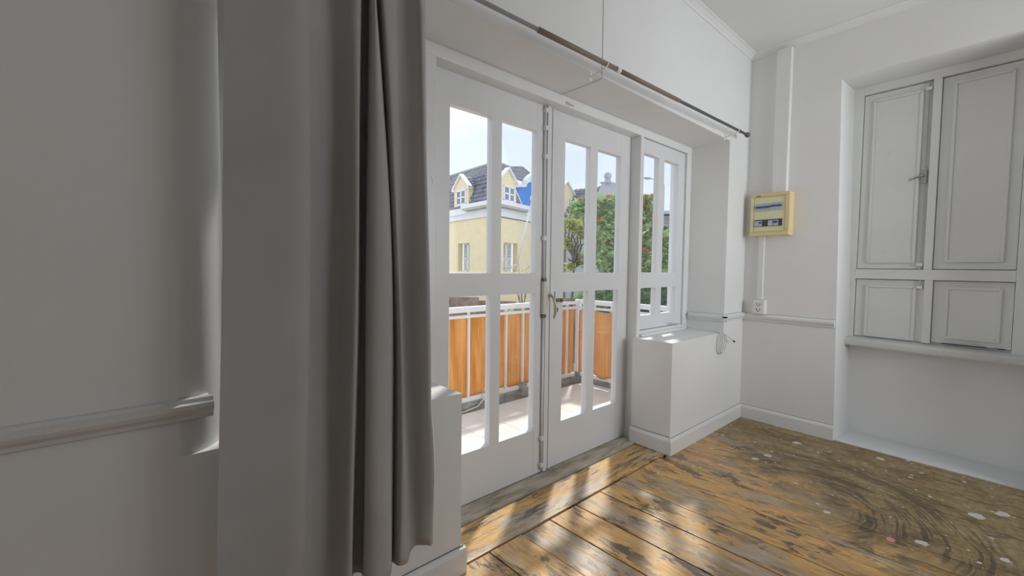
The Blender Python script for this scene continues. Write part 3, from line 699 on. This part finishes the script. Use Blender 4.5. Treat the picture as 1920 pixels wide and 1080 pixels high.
rl = root('balcony_railing', (2.0, 1.69, 0.01), label='white metal balcony railing with slim uprights around the balcony', cat='railing')
WO = MT['white_out']
MB().box(-1.4, 3.81, 1.665, 1.725, 0.795, 0.842, 0.006).build('handrail', WO, rl)
MB().box(3.755, 3.815, 0.46, 1.664, 0.797, 0.844, 0.006).build('handrail', WO, rl)
MB().box(-1.4, 3.80, 1.680, 1.710, 0.745, 0.768, 0.002).build('upper_bar', WO, rl)
MB().box(3.770, 3.800, 0.46, 1.678, 0.745, 0.768, 0.002).build('upper_bar', WO, rl)
MB().box(-1.4, 3.80, 1.680, 1.712, 0.015, 0.050, 0.002).build('bottom_bar', WO, rl)
MB().box(3.770, 3.802, 0.46, 1.678, 0.015, 0.050, 0.002).build('bottom_bar', WO, rl)
MB().box(3.765, 3.805, 1.675, 1.715, -0.04, 0.797, 0.003).build('corner_post', WO, rl)
bal_me = None
def upright(x, y):
    global bal_me
    if bal_me is None:
        o = MB().box(-0.008, 0.008, -0.012, 0.012, 0.045, 0.798, 0.001).build('upright', WO, rl); bal_me = o.data
    else: o = link('upright', bal_me, rl)
    o.location = (x, y, 0); return o
ups = []
for k in range(-15, 8): ups.append((2.302 + 0.2175 * k, 1.70))
for k in range(1, 6): ups.append((3.786, 1.695 - 0.2175 * k))
# shared upright mesh: keep two users from the start so the roots settle by location
for x, y in ups: upright(x, y)
for x in (0.30, 1.62, 2.93):
    MB().box(x - 0.035, x + 0.035, 1.640, 1.70, ZB, 0.075, 0.004).build('foot', MT['dirt'], rl)
MB().box(3.73, 3.80, 1.64, 1.70, ZB, 0.055, 0.004).build('foot', MT['dirt'], rl)

def cloth(name, p0, p1, ztop, zbot, normal, seed, label, sag=0.012, wav=0.012):
    rnd = random.Random(seed); bm = bmesh.new(); P0, P1 = Vector(p0), Vector(p1); Lh = (P1 - P0).length
    nx, nz_ = int(Lh / 0.018), 14; nrm = Vector(normal); rows = []
    for j in range(nz_ + 1):
        v = j / nz_; row = []
        for i in range(nx + 1):
            u = i / nx; x = u * Lh; ph = (x % 0.2175) / 0.2175
            zt = ztop - sag * math.sin(ph * math.pi) * (1 + 0.6 * math.sin(x * 3.1 + seed)); zb = zbot + wav * math.sin(x * 23 + seed) + wav * 0.9 * math.sin(x * 9.3 + 1)
            off = 0.010 * math.sin(ph * math.pi) + 0.006 * math.sin(x * 17 + v * 3)
            q = P0.lerp(P1, u) + nrm * off; row.append(bm.verts.new((q.x, q.y, zt + (zb - zt) * v)))
        rows.append(row)
    for A, B in zip(rows, rows[1:]):
        for k in range(len(A) - 1):
            f = bm.faces.new((A[k], A[k + 1], B[k + 1], B[k])); f.smooth = True
    me = bpy.data.meshes.new(name); bm.to_mesh(me); bm.free(); me.materials.append(MT['screen'])
    o = link(name, me, None, None, label, 'screen'); m = o.modifiers.new('thickness', 'SOLIDIFY'); m.thickness = 0.0015
    return o
cloth('privacy_screen', (-1.38, 1.720, 0), (3.75, 1.720, 0), 0.765, 0.035, (0, 1, 0), 1, 'orange privacy screen behind the uprights of the street railing')
cloth('privacy_screen', (3.758, 1.655, 0), (3.758, 0.47, 0), 0.735, 0.065, (-1, 0, 0), 4, 'orange privacy screen on the short side railing, hung inside it', wav=0.016)
# torn pale strip and loose cable at the foot of the railing
MB().prism([(2.415, 1.665, 0.03), (2.435, 1.663, 0.06), (2.505, 1.650, 0.235), (2.475, 1.652, 0.16), (2.440, 1.655, 0.08)], (0.0, 0.004, 0.0)).build('torn_strip', MT['cable'], label='pale torn strip leaning on the orange screen', cat='scrap')
MB().tube([(1.6, 1.60, ZB + .006), (2.0, 1.62, ZB + .006), (2.22, 1.63, ZB + .006), (2.36, 1.64, ZB + .02), (2.47, 1.64, 0.05), (2.62, 1.66, 0.07)], 0.006, 6).build('loose_cable', MT['cable'], label='grey loose cable along the foot of the balcony railing', cat='cable')

# ------------------------------------------------------------------ outside: ground
ZG = -3.6
MB().box(-60, 90, 1.9, 120, ZG - 0.3, ZG).build('ground', MT['ground'], kind='structure')

# ------------------------------------------------------------------ the yellow corner house
P0 = Vector((16.325, 17.823, 0))
uL = Vector((math.cos(math.radians(85.1)), math.sin(math.radians(85.1)), 0)); nL = Vector((-uL.y, uL.x, 0))
uR = Vector((math.cos(math.radians(14.8)), math.sin(math.radians(14.8)), 0)); nR = Vector((uR.y, -uR.x, 0))
def fL(s, d, z): return P0 + uL * s + nL * d + Vector((0, 0, z))
def fR(s, d, z): return P0 + uR * s + nR * d + Vector((0, 0, z))
def corner(dl, dr, z):   # point that is dl in front of the left facade plane and dr in front of the right one
    det = nL.x * nR.y - nL.y * nR.x
    return Vector(((dl * nR.y - dr * nL.y) / det, (nL.x * dr - nR.x * dl) / det, 0)) + P0 + Vector((0, 0, z))
yh = root('yellow_house', P0 + Vector((0, 0, ZG)), label='pale yellow corner house with white cornice, dormers and dark tiled roof', cat='house')
HY, HW = MT['h_yellow'], MT['h_white']
SL, SR = 11.0, 11.2
def facade(fn, length, holes, z0, z1, mat, name, parent, thick=0.35):
    m = MB(); hs = sorted(holes); s = 0.0
    for a, b, c, d in hs:
        m.hexa([fn(s, 0, z0), fn(a, 0, z0), fn(a, -thick, z0), fn(s, -thick, z0), fn(s, 0, z1), fn(a, 0, z1), fn(a, -thick, z1), fn(s, -thick, z1)])
        for e, f in ((z0, c), (d, z1)): m.hexa([fn(a, 0, e), fn(b, 0, e), fn(b, -thick, e), fn(a, -thick, e), fn(a, 0, f), fn(b, 0, f), fn(b, -thick, f), fn(a, -thick, f)])
        s = b
    m.hexa([fn(s, 0, z0), fn(length, 0, z0), fn(length, -thick, z0), fn(s, -thick, z0), fn(s, 0, z1), fn(length, 0, z1), fn(length, -thick, z1), fn(s, -thick, z1)])
    return m.build(name, mat, parent)
hL = [(2.75, 4.15, 0.86, 2.62), (6.2, 7.5, 0.86, 2.62), (9.0, 10.2, 0.86, 2.62)]
hR = [(0.80, 2.35, 0.86, 2.60), (4.02, 5.5, 0.82, 2.62), (9.40, 10.75, 0.86, 2.32)]
facade(fL, SL, hL, ZG, 4.05, HY, 'wall', yh); facade(fR, SR, hR, ZG, 4.0, HY, 'wall', yh)
def fbox(fn, s0, s1, d0, d1, z0, z1, m=None):
    m = m or MB()
    return m.hexa([fn(s0, d1, z0), fn(s1, d1, z0), fn(s1, d0, z0), fn(s0, d0, z0), fn(s0, d1, z1), fn(s1, d1, z1), fn(s1, d0, z1), fn(s0, d0, z1)])
def louvred(fn, s0, s1, z0, z1, par, swing=0):
    """pair of louvred shutters inside a wall opening"""
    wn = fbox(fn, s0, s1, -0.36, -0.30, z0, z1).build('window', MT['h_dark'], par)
    mid = (s0 + s1) / 2; fr = MB(); zm = z0 + (z1 - z0) * 0.46
    for a, b in ((s0, mid - 0.01), (mid + 0.01, s1)):
        for q in ((a, a + 0.09, z0, z1), (b - 0.09, b, z0, z1), (a, b, z0, z0 + 0.09), (a, b, z1 - 0.09, z1), (a, b, zm - 0.05, zm + 0.05)): fbox(fn, q[0], q[1], -0.24, -0.19, q[2], q[3], fr)
    fr.build('shutter_frame', MT['h_louvre'], wn)
    sl = MB(); nlv = 13
    for a, b in ((s0 + 0.09, mid - 0.10), (mid + 0.10, s1 - 0.09)):
        for za, zb in ((z0 + 0.1, zm - 0.06), (zm + 0.06, z1 - 0.1)):
            k = 9
            for i in range(k):
                z = za + (zb - za) * (i + 0.5) / k
                sl.hexa([fn(a, -0.195, z - 0.028), fn(b, -0.195, z - 0.028), fn(b, -0.235, z + 0.018), fn(a, -0.235, z + 0.018), fn(a, -0.193, z - 0.016), fn(b, -0.193, z - 0.016), fn(b, -0.233, z + 0.030), fn(a, -0.233, z + 0.030)])
    sl.build('louvres', MT['h_louvre'], wn, kind='stuff')
for h in hL: louvred(fL, h[0] + (0.0 if h[0] > 3 else 0.0), h[1] - 0.35, h[2], h[3], yh)
for h in hR: louvred(fR, h[0], h[1] - 0.37, h[2], h[3], yh)
fbox(fL, -0.05, SL, 0, 0.08, 0.68, 0.80).build('sill_course', HW, yh); fbox(fR, -0.05, SR, 0, 0.08, 0.68, 0.80).build('sill_course', HW, yh)
# frieze band and cornice as rings that turn the corner
def ring(d0, d1, z0, z1, sl, sr, mat, name):
    m = MB()
    c = [corner(d, d, z) for d, z in ((d0, z0), (d1, z0), (d1, z1), (d0, z1))]
    l = [fL(sl, d, z) for d, z in ((d0, z0), (d1, z0), (d1, z1), (d0, z1))]
    r = [fR(sr, d, z) for d, z in ((d0, z0), (d1, z0), (d1, z1), (d0, z1))]
    for A, B in ((c, l), (c, r)): m.hexa([A[0], A[1], B[1], B[0], A[3], A[2], B[2], B[3]])
    return m.build(name, mat, yh)
ring(-0.35, 0.05, 4.06, 4.82, SL, SR, HW, 'frieze')
ring(0.05, 0.11, 4.06, 4.14, SL, SR, HW, 'moulding')
ring(0.05, 0.16, 4.40, 4.47, SL, SR, HW, 'moulding')
ring(-0.1, 0.50, 4.66, 4.90, 3.05, 3.25, HW, 'gutter')
ring(0.05, 0.44, 4.56, 4.66, 3.0, 3.2, MT['h_trimgrey'], 'soffit')

# mansard roof: a tiled surface helper that really steps and rolls
def tiled(a0, a1, b0, b1, parent, name='roof_tiles', rows=None, pitch=0.24, amp=0.05, mat=None, close=None):
    """a0-a1 lower edge, b0-b1 upper edge"""
    a0, a1, b0, b1 = map(Vector, (a0, a1, b0, b1)); W_ = max((a1 - a0).length, (b1 - b0).length); H_ = ((b0 + b1) / 2 - (a0 + a1) / 2).length
    nr = rows or max(2, int(H_ / 0.30)); nc = max(2, int(W_ / pitch)); n = (a1 - a0).cross(b0 - a0).normalized()
    if n.z < 0: n = -n
    bm = bmesh.new(); sub = 4
    for r in range(nr):
        for e, (vv, lift) in enumerate(((r / nr, 0.06), ((r + 1.08) / nr, 0.0))):
            vv = min(vv, 1.0); L_, R_ = a0.lerp(b0, vv), a1.lerp(b1, vv); row = []
            for c in range(nc * sub + 1):
                u = c / (nc * sub); h = amp * (0.5 + 0.5 * math.cos(c / sub * 2 * math.pi)) + lift
                row.append(bm.verts.new(L_.lerp(R_, u) + n * h))
            if e == 0: low = row
            else:
                for k in range(len(row) - 1): f = bm.faces.new((low[k], low[k + 1], row[k + 1], row[k])); f.smooth = False
        # front lip of the row
        if r >= 0:
            base_ = [bm.verts.new(v.co - n * 0.06) for v in low]
            for k in range(len(low) - 1): bm.faces.new((base_[k], base_[k + 1], low[k + 1], low[k]))
    me = bpy.data.meshes.new(name); bm.to_mesh(me); bm.free(); me.materials.append(mat or MT['tile_dark'])
    o = link(name, me, parent); o['kind'] = 'stuff'; return o
D1, Z1_, D2, Z2_ = -0.75, 6.72, -2.5, 7.98
rf = MB()
def quad(m, *p):
    v = [m.bm.verts.new(q) for q in p]; m.bm.faces.new(v)
E0, E1, E2, E3 = corner(0, 0, 4.80), corner(D1, D1, Z1_), corner(D2, D2, Z2_), corner(-6, -6, 5.0)
LL = [fL(SL, d, z) for d, z in ((0, 4.8), (D1, Z1_), (D2, Z2_), (-6, 5.0))]
quad(rf, E0, LL[0], LL[1], E1); quad(rf, E1, LL[1], LL[2], E2); quad(rf, E2, LL[2], LL[3], E3)
RR = [fR(s, d, z) for s, d, z in ((2.85, 0, 4.8), (2.45, D1, Z1_))]; RU = [fR(4.9, D1, Z1_), fR(5.4, D2, Z2_), fR(5.4, -6, 5.0)]
quad(rf, E0, RR[0], RR[1], E1); quad(rf, E1, RU[0], RU[1], E2); quad(rf, E2, RU[1], RU[2], E3); quad(rf, LL[0], LL[1], LL[2], LL[3]); quad(rf, RR[0], RR[1], fR(2.3, -2, Z1_), fR(2.8, -2, 4.8))
rf.build('roof_deck', MT['tile_dark'], yh)
tiled(E0, LL[0], E1, LL[1], yh); tiled(E1, LL[1], E2, LL[2], yh)
tiled(RR[0], E0, RR[1], E1, yh); tiled(RU[0], E1, RU[1], E2, yh)
MB().tube([E2 + Vector((0, 0, .08)), LL[2] + Vector((0, 0, .08))], 0.10, 8).tube([E2 + Vector((0, 0, .08)), RU[1] + Vector((0, 0, .08))], 0.10, 8).tube([E1 + Vector((0, 0, .05)), E2 + Vector((0, 0, .08))], 0.09, 8).tube([E0, E1 + Vector((0, 0, .05))], 0.09, 8).build('ridge_caps', MT['h_trimgrey'], yh)
MB().tube([RR[0] + nR * 0.06, RR[1] + nR * 0.06], 0.06, 6).build('verge', HW, yh)

def dormer(fn, c, hw, zb, ze, za, w0, w1, wz0, wz1, par, depth=2.2, side_tiles=True, d0=0.0):
    dm = MB()
    face = [fn(c - hw, d0, zb), fn(c + hw, d0, zb), fn(c + hw, d0, ze), fn(c, d0, za), fn(c - hw, d0, ze)]
    dm.prism(face, fn(0, -depth, 0) - fn(0, 0, 0)); d_ = dm.build('dormer', HY, par)
    # pane, casement frame
    fbox(fn, w0, w1, d0 + 0.0, d0 + 0.02, wz0, wz1).build('pane', MT['h_pane'], d_)
    m = MB(); mid = (w0 + w1) / 2; zm = (wz0 + wz1) / 2; k = 0.06
    for a, b, c_, d in ((w0 - k, w0 + k, wz0, wz1), (w1 - k, w1 + k, wz0, wz1), (mid - k * 1.2, mid + k * 1.2, wz0, wz1), (w0 - k, w1 + k, wz0 - k, wz0 + k), (w0 - k, w1 + k, wz1 - k, wz1 + k), (w0, w1, zm - k * .7, zm + k * .7)):
        fbox(fn, a, b, d0, d0 + 0.06, c_, d, m)
    m.build('window_frame', HW, d_)
    # white raking coping and small roof slopes
    m = MB(); th = 0.13
    for sg in (-1, 1):
        A = fn(c + sg * (hw + 0.16), d0 + 0.12, ze - 0.14); B = fn(c, d0 + 0.12, za + 0.06); up = Vector((0, 0, th)); bk = fn(0, -0.30, 0) - fn(0, 0, 0)
        m.hexa([A, B, B + bk, A + bk, A + up, B + up, B + bk + up, A + bk + up])
        A2 = fn(c + sg * (hw + 0.16), d0 + 0.12, ze - 0.2); s2 = (fn(sg * 0.22, 0, 0) - fn(0, 0, 0))
        m.hexa([A2 - s2, A2, A2 + bk, A2 - s2 + bk, A2 - s2 + up, A2 + up, A2 + bk + up, A2 - s2 + bk + up])
    m.build('coping', HW, d_)
    for sg in (-1, 1):
        lo0, lo1 = fn(c + sg * (hw + 0.12), d0 - 0.2, ze - 0.02), fn(c + sg * (hw + 0.12), d0 - depth, ze - 0.02)
        hi0, hi1 = fn(c, d0 - 0.2, za + 0.03), fn(c, d0 - depth, za + 0.03)
        if sg > 0: tiled(lo1, lo0, hi1, hi0, d_, amp=0.035)
        else: tiled(lo0, lo1, hi0, hi1, d_, amp=0.035)
    return d_
dormer(fL, 3.80, 0.86, 4.80, 6.15, 6.80, 3.22, 4.30, 5.05, 5.93, yh, depth=0.9)
dormer(fL, 8.2, 0.86, 4.80, 6.15, 6.80, 7.7, 8.7, 5.05, 5.93, yh, depth=0.9)
dormer(fR, 1.20, 0.90, 4.80, 6.18, 6.80, 0.75, 1.85, 5.02, 5.86, yh, depth=0.72)
dormer(fR, 9.05, 1.30, 4.90, 6.65, 7.35, 9.35, 10.0, 5.36, 6.28, yh)
# roof between blue gable and last dormer
tiled(fR(11.2, -0.1, 4.9), fR(7.6, -0.1, 4.9), fR(11.2, -1.6, 6.9), fR(7.6, -1.6, 6.9), yh)

# blue house squeezed behind the cornice
bh = root('blue_house', fR(5.6, -1, ZG), label='bright blue gabled house with white curved coping beside the yellow house', cat='house')
poly = [(2.84, 4.6), (7.5, 4.6), (7.5, 6.80), (7.0, 6.9), (6.6, 7.3), (6.3, 8.1), (5.9, 8.3), (5.5, 8.1), (5.15, 7.3), (4.75, 6.83), (4.3, 6.70), (3.84, 6.54), (3.62, 6.26), (2.84, 6.16)]
MB().prism([fR(s, -0.33, z) for s, z in poly], fR(0, -0.22, 0) - fR(0, 0, 0)).build('gable_wall', MT['h_blue'], bh)
m = MB()
cp = [(2.70, 6.26), (3.62, 6.40), (3.72, 6.70), (4.0, 6.95), (4.28, 7.13), (4.60, 7.30), (4.88, 7.58), (5.3, 8.1), (5.9, 8.5), (6.5, 8.1), (6.85, 7.4), (7.5, 6.95)]
low = [(2.70, 6.12), (3.60, 6.22), (3.80, 6.52), (4.1, 6.62), (4.4, 6.70), (4.75, 6.78), (5.1, 7.1), (5.5, 7.9), (5.9, 8.2), (6.3, 7.9), (6.65, 7.2), (7.5, 6.75)]
for i in range(len(cp) - 1):
    m.hexa([fR(low[i][0], -0.20, low[i][1]), fR(low[i + 1][0], -0.20, low[i + 1][1]), fR(low[i + 1][0], -0.55, low[i + 1][1]), fR(low[i][0], -0.55, low[i][1]),
            fR(cp[i][0], -0.20, cp[i][1]), fR(cp[i + 1][0], -0.20, cp[i + 1][1]), fR(cp[i + 1][0], -0.55, cp[i + 1][1]), fR(cp[i][0], -0.55, cp[i][1])])
m.build('coping', HW, bh)
tiled(fR(8.0, -0.9, 6.75), fR(2.9, -0.9, 6.75), fR(8.2, -3.4, 8.75), fR(5.0, -3.4, 8.15), bh)
# house further along the street with a ball topped gable
ph = root('white_gable_house', (27, 18, ZG), label='house with dark tiled roof and white gable topped by a ball', cat='house')
a = Vector((26.66, 18.06, 0)); b = Vector((27.23, 17.54, 0)); ab = (b - a).normalized(); bk = Vector((-ab.y, ab.x, 0)) * 0.5
def gp(s, z): return a + ab * s + Vector((0, 0, z))
MB().prism([gp(-2.6, ZG), gp(2.9, ZG), gp(2.9, 4.9), gp(1.0, 6.67), gp(0.82, 7.32), gp(0.0, 7.32), gp(-0.36, 6.5), gp(-2.6, 4.6)], bk).build('gable', MT['h_gable'], ph)
c0 = (a + b) / 2 + bk * 0.5
MB().box(c0.x - .45, c0.x + .45, c0.y - .35, c0.y + .35, 7.30, 7.40).box(c0.x - .16, c0.x + .16, c0.y - .16, c0.y + .16, 7.40, 7.62).ball((c0.x, c0.y, 7.86), 0.28).build('ball_finial', MT['h_gable'], ph)
q0, q1 = Vector((26.0, 21.4, 0)), Vector((29.2, 18.4, 0)); rb_ = Vector((1.8, 1.9, 0))
q0b = Vector((q0.x, q0.y, 7.0)); q1b = Vector((q1.x, q1.y, 7.6))
tiled(Vector((q1.x - 1.6, q1.y - 1.6, 4.5)), Vector((q0.x - 1.6, q0.y - 1.6, 4.5)), q1b, q0b, ph, pitch=0.35, amp=0.08)
MB().hexa([Vector((q0.x, q0.y, 2)), Vector((q1.x, q1.y, 2)), Vector((q1.x, q1.y, 2)) + rb_, Vector((q0.x, q0.y, 2)) + rb_, q0b, q1b, q1b + rb_, q0b + rb_]).build('roof_body', MT['tile_dark'], ph)
# long low far building with louvred top floor
fb = root('far_building', (39, 19, ZG), label='distant grey building with flat roof and louvre band behind trees', cat='building')
A = Vector((35.0, 21.2, 0)); B = Vector((42.5, 14.2, 0)); bk2 = Vector((3, 3, 0))
def fb_box(z0, z1, off=0.0): 
    o_ = Vector((-0.7, -0.7, 0)) * off
    return [A + o_ + Vector((0, 0, z0)), B + o_ + Vector((0, 0, z0)), B + bk2 + Vector((0, 0, z0)), A + bk2 + Vector((0, 0, z0)), A + o_ + Vector((0, 0, z1)), B + o_ + Vector((0, 0, z1)), B + bk2 + Vector((0, 0, z1)), A + bk2 + Vector((0, 0, z1))]
MB().hexa(fb_box(ZG, 5.95)).build('wall', MT['h_dark'], fb)
MB().hexa(fb_box(6.05, 6.3, 0.8)).build('roof', MT['breaker'], fb)
m = MB()
for k in range(7): m.hexa(fb_box(5.0 + k * 0.14, 5.06 + k * 0.14, 0.15))
m.build('louvres', MT['h_louvre'], fb, kind='stuff')

# masonry wall across the street, flagpole, street lamp
bwv = root('garden_wall', (13, 16.5, ZG), label='reddish brown rough masonry wall across the street', cat='wall')
def wl(p, q, z, t=0.35):
    p = Vector((*p, 0)); q = Vector((*q, 0)); n_ = Vector((-(q - p).y, (q - p).x, 0)).normalized() * t
    return MB().hexa([p + Vector((0, 0, ZG)), q + Vector((0, 0, ZG)), q + n_ + Vector((0, 0, ZG)), p + n_ + Vector((0, 0, ZG)), p + Vector((0, 0, z)), q + Vector((0, 0, z)), q + n_ + Vector((0, 0, z)), p + n_ + Vector((0, 0, z))])
wl((8.5, 20.6), (13.62, 15.93), -0.36).build('wall_section', MT['brown_wall'], bwv)
wl((13.62, 15.93), (15.0, 14.65), -0.54).build('wall_section', MT['brown_wall'], bwv)
wl((15.0, 14.65), (24.0, 6.5), -0.62).build('wall_section', MT['brown_wall'], bwv)
fpole = root('flag_pole', (16.16, 15.76, 1.4), label='white leaning pole with spear tip in front of yellow house', cat='pole')
pa, pb = Vector((16.2, 15.9, 1.3)), Vector((15.84, 14.50, 4.45))
MB().tube([pa - (pb - pa) * 0.05, pb], 0.045, 8).build('pole', HW, fpole)
dd_ = (pb - pa).normalized()
MB().tube([pb, pb + dd_ * 0.10, pb + dd_ * 0.22, pb + dd_ * 0.62], [0.04, 0.12, 0.13, 0.01], 8).build('spear_tip', HW, fpole)
MB().tube([fR(1.2, -0.1, 1.1), pa], 0.04, 6).build('wall_bracket', HW, fpole)
sl_ = root('street_lamp', (22.9, 12.0, ZG), label='thin street lamp rising above the orange flowering tree', cat='street lamp')
MB().tube([(23.4, 11.5, ZG), (23.4, 11.5, 5.9), (23.2, 11.7, 6.2), (22.8, 12.05, 6.28)], 0.04, 6).build('post', MT['breaker'], sl_)
MB().ball((22.68, 12.13, 6.27), 0.2, (1.5, 1.0, 0.35), 10, 6).build('lamp_head', MT['breaker'], sl_)

# ------------------------------------------------------------------ trees and shrubs
def leaves(name, blobs, n, size, mat, parent, seed, shell=0.55):
    rnd = random.Random(seed); vs, fs = [], []
    tot = sum(b[3] ** 2 for b in blobs)
    for (x, y, z, r) in blobs:
        k = int(n * r * r / tot)
        for _ in range(k):
            a = rnd.uniform(0, 2 * math.pi); c = rnd.uniform(-1, 1); q = math.sqrt(1 - c * c); rr = r * (shell + (1 - shell) * rnd.random()) * rnd.uniform(0.72, 1.22)
            p = Vector((x + rr * q * math.cos(a), y + rr * q * math.sin(a), z + rr * c * 0.9))
            u = Vector((rnd.gauss(0, 1), rnd.gauss(0, 1), rnd.gauss(0, 0.6))).normalized(); v = u.cross(Vector((rnd.gauss(0, 1), rnd.gauss(0, 1), rnd.gauss(0, 1)))).normalized()
            s = size * rnd.uniform(0.6, 1.3); i = len(vs)
            vs += [p - u * s, p + v * s * 0.42, p + u * s, p - v * s * 0.42]; fs.append((i, i + 1, i + 2, i + 3))
    me = bpy.data.meshes.new(name); me.from_pydata([tuple(v) for v in vs], [], fs); me.materials.append(mat)
    o = link(name, me, parent); o['kind'] = 'stuff'; return o
def branches(parent, start, tips, r0, seed, name='trunk', mat=None, jit=0.12):
    rnd = random.Random(seed); m = MB(); S = Vector(start)
    for (t, r) in tips:
        T = Vector(t); n = 6; pts = []
        for i in range(n + 1):
            u = i / n; p = S.lerp(T, u); p.z = S.z + (T.z - S.z) * (u ** 0.8)
            if 0 < i < n: p += Vector((rnd.gauss(0, jit), rnd.gauss(0, jit), rnd.gauss(0, jit * 0.5))) * u
            pts.append(p)
        m.tube(pts, [r * (1 - 0.8 * i / n) for i in range(n + 1)], 6)
    return m.build(name, mat or MT['bark'], parent)
def flowers(blobs, n, parent, seed, size=0.055):
    rnd = random.Random(seed); m = MB()
    for _ in range(n):
        x, y, z, r = rnd.choice(blobs); a = rnd.uniform(math.pi * 0.75, math.pi * 1.8); c = rnd.uniform(-0.6, 1); q = math.sqrt(1 - c * c)
        if z < 1.2: continue
        cpt = Vector((x + r * q * math.cos(a), y + r * q * math.sin(a), z + r * c * 0.92))
        for k in range(rnd.randint(2, 4)):
            m.ball(cpt + Vector((rnd.gauss(0, 1), rnd.gauss(0, 1), rnd.gauss(0, 1))) * size * 0.7, size * rnd.uniform(0.5, 0.9), (1, 1, 0.7), 6, 4)
    o = m.build('blossoms', MT['blossom'], parent); o['kind'] = 'stuff'; return o
def offc(px, dep, z):   # helper to lay crowns out: bearing expressed as a slope, real distances from the house
    k = px; return (FW.x * dep + R2.x * k * dep, -1.355 + FW.y * dep + R2.y * k * dep, z)
t1 = root('flowering_tree', (10.8, 5.2, ZG), label='leafy green tree dotted with orange red blossoms beyond balcony corner', cat='tree')
B1 = [(9.78, 6.49, 2.81, 0.33), (9.95, 5.92, 2.78, 0.43), (9.93, 5.54, 2.84, 0.37), (10.13, 5.72, 2.23, 0.55), (10.68, 5.52, 2.69, 0.5), (10.05, 5.75, 1.51, 0.49), (10.8, 5.49, 1.82, 0.67), (10.14, 5.62, 0.79, 0.61), (10.56, 5.23, 0.79, 0.65), (9.84, 6.14, 0.33, 0.44), (9.91, 6.26, 3.09, 0.18)]
B2 = [(10.85, 5.11, 3.05, 0.19), (10.95, 5.0, 2.79, 0.2), (10.89, 5.19, 2.61, 0.26), (10.89, 5.01, 2.1, 0.38), (11.23, 4.69, 1.89, 0.43), (10.84, 5.01, 1.38, 0.51), (11.53, 4.65, 1.39, 0.56), (11.98, 4.53, 1.69, 0.57), (11.04, 4.79, 0.8, 0.55), (11.75, 4.54, 0.8, 0.56)]
leaves('foliage', B1 + B2, 17000, 0.095, MT['leaf'], t1, 3, 0.35); flowers(B1 + B2, 55, t1, 5)
branches(t1, (10.8, 5.2, ZG), [((b[0], b[1], b[2]), 0.07) for b in B1 + B2], 0.1, 8)
t3 = root('sparse_tree', (11.0, 7.7, ZG), label='sparse twisted tree with yellow green leaves before yellow house', cat='tree')
B3 = [(10.83, 7.82, 2.56, 0.27), (11.1, 7.57, 2.43, 0.3), (11.27, 7.4, 2.23, 0.24), (10.79, 7.82, 1.97, 0.2), (11.17, 7.44, 1.55, 0.24), (10.84, 7.72, 1.21, 0.17), (11.27, 7.33, 1.22, 0.2)]
leaves('foliage', [(x, y, z, r * 1.35) for x, y, z, r in B3], 2600, 0.06, MT['leaf_y'], t3, 23, 0.1)
branches(t3, (10.92, 7.68, ZG), [((10.93, 7.66, 1.25), 0.11)], 0.1, 21, 'trunk')
branches(t3, (10.93, 7.66, 1.2), [((b[0] + random.uniform(-.2, .2), b[1] + random.uniform(-.2, .2), b[2] + random.uniform(0, .3)), 0.05) for b in B3 * 2], 0.1, 28, 'branches')
t4 = root('shrub', (6.2, 5.1, ZG), label='bushy green shrub with bare twigs just beyond railing', cat='shrub')
B4 = [(5.9, 5.42, -0.05, 0.42), (6.2, 5.2, 0.02, 0.45), (6.55, 4.9, -0.05, 0.42), (6.2, 5.2, -0.8, 0.8)]
leaves('foliage', B4, 3600, 0.05, MT['leaf_y'], t4, 33, 0.3)
branches(t4, (6.25, 5.12, 0.2), [((6.05, 5.30, 1.22), 0.014), ((6.18, 5.2, 1.30), 0.015), ((6.28, 5.12, 1.14), 0.012), ((6.40, 5.0, 1.26), 0.013), ((6.12, 5.24, 0.95), 0.012), ((6.36, 5.04, 1.02), 0.012)], .1, 35, 'twigs', jit=0.06)
branches(t4, (6.25, 5.12, ZG), [((6.25, 5.12, 0.25), 0.05)], .1, 36, 'stem')
t5 = root('hedge_tree', (9.8, 4.4, ZG), label='dense dark green tree below side window level', cat='tree')
B5 = [(9.6, 4.9, -0.2, 0.9), (10.2, 4.2, -0.15, 1.0), (11.0, 3.4, 0.0, 1.1), (9.9, 4.6, -1.4, 1.3), (11.9, 2.8, 0.1, 1.2)]
leaves('foliage', B5, 9000, 0.09, MT['leaf_d'], t5, 43, 0.4)
branches(t5, (10.2, 4.2, ZG), [((b[0], b[1], b[2]), 0.12) for b in B5], 0.1, 48)

settle_roots()
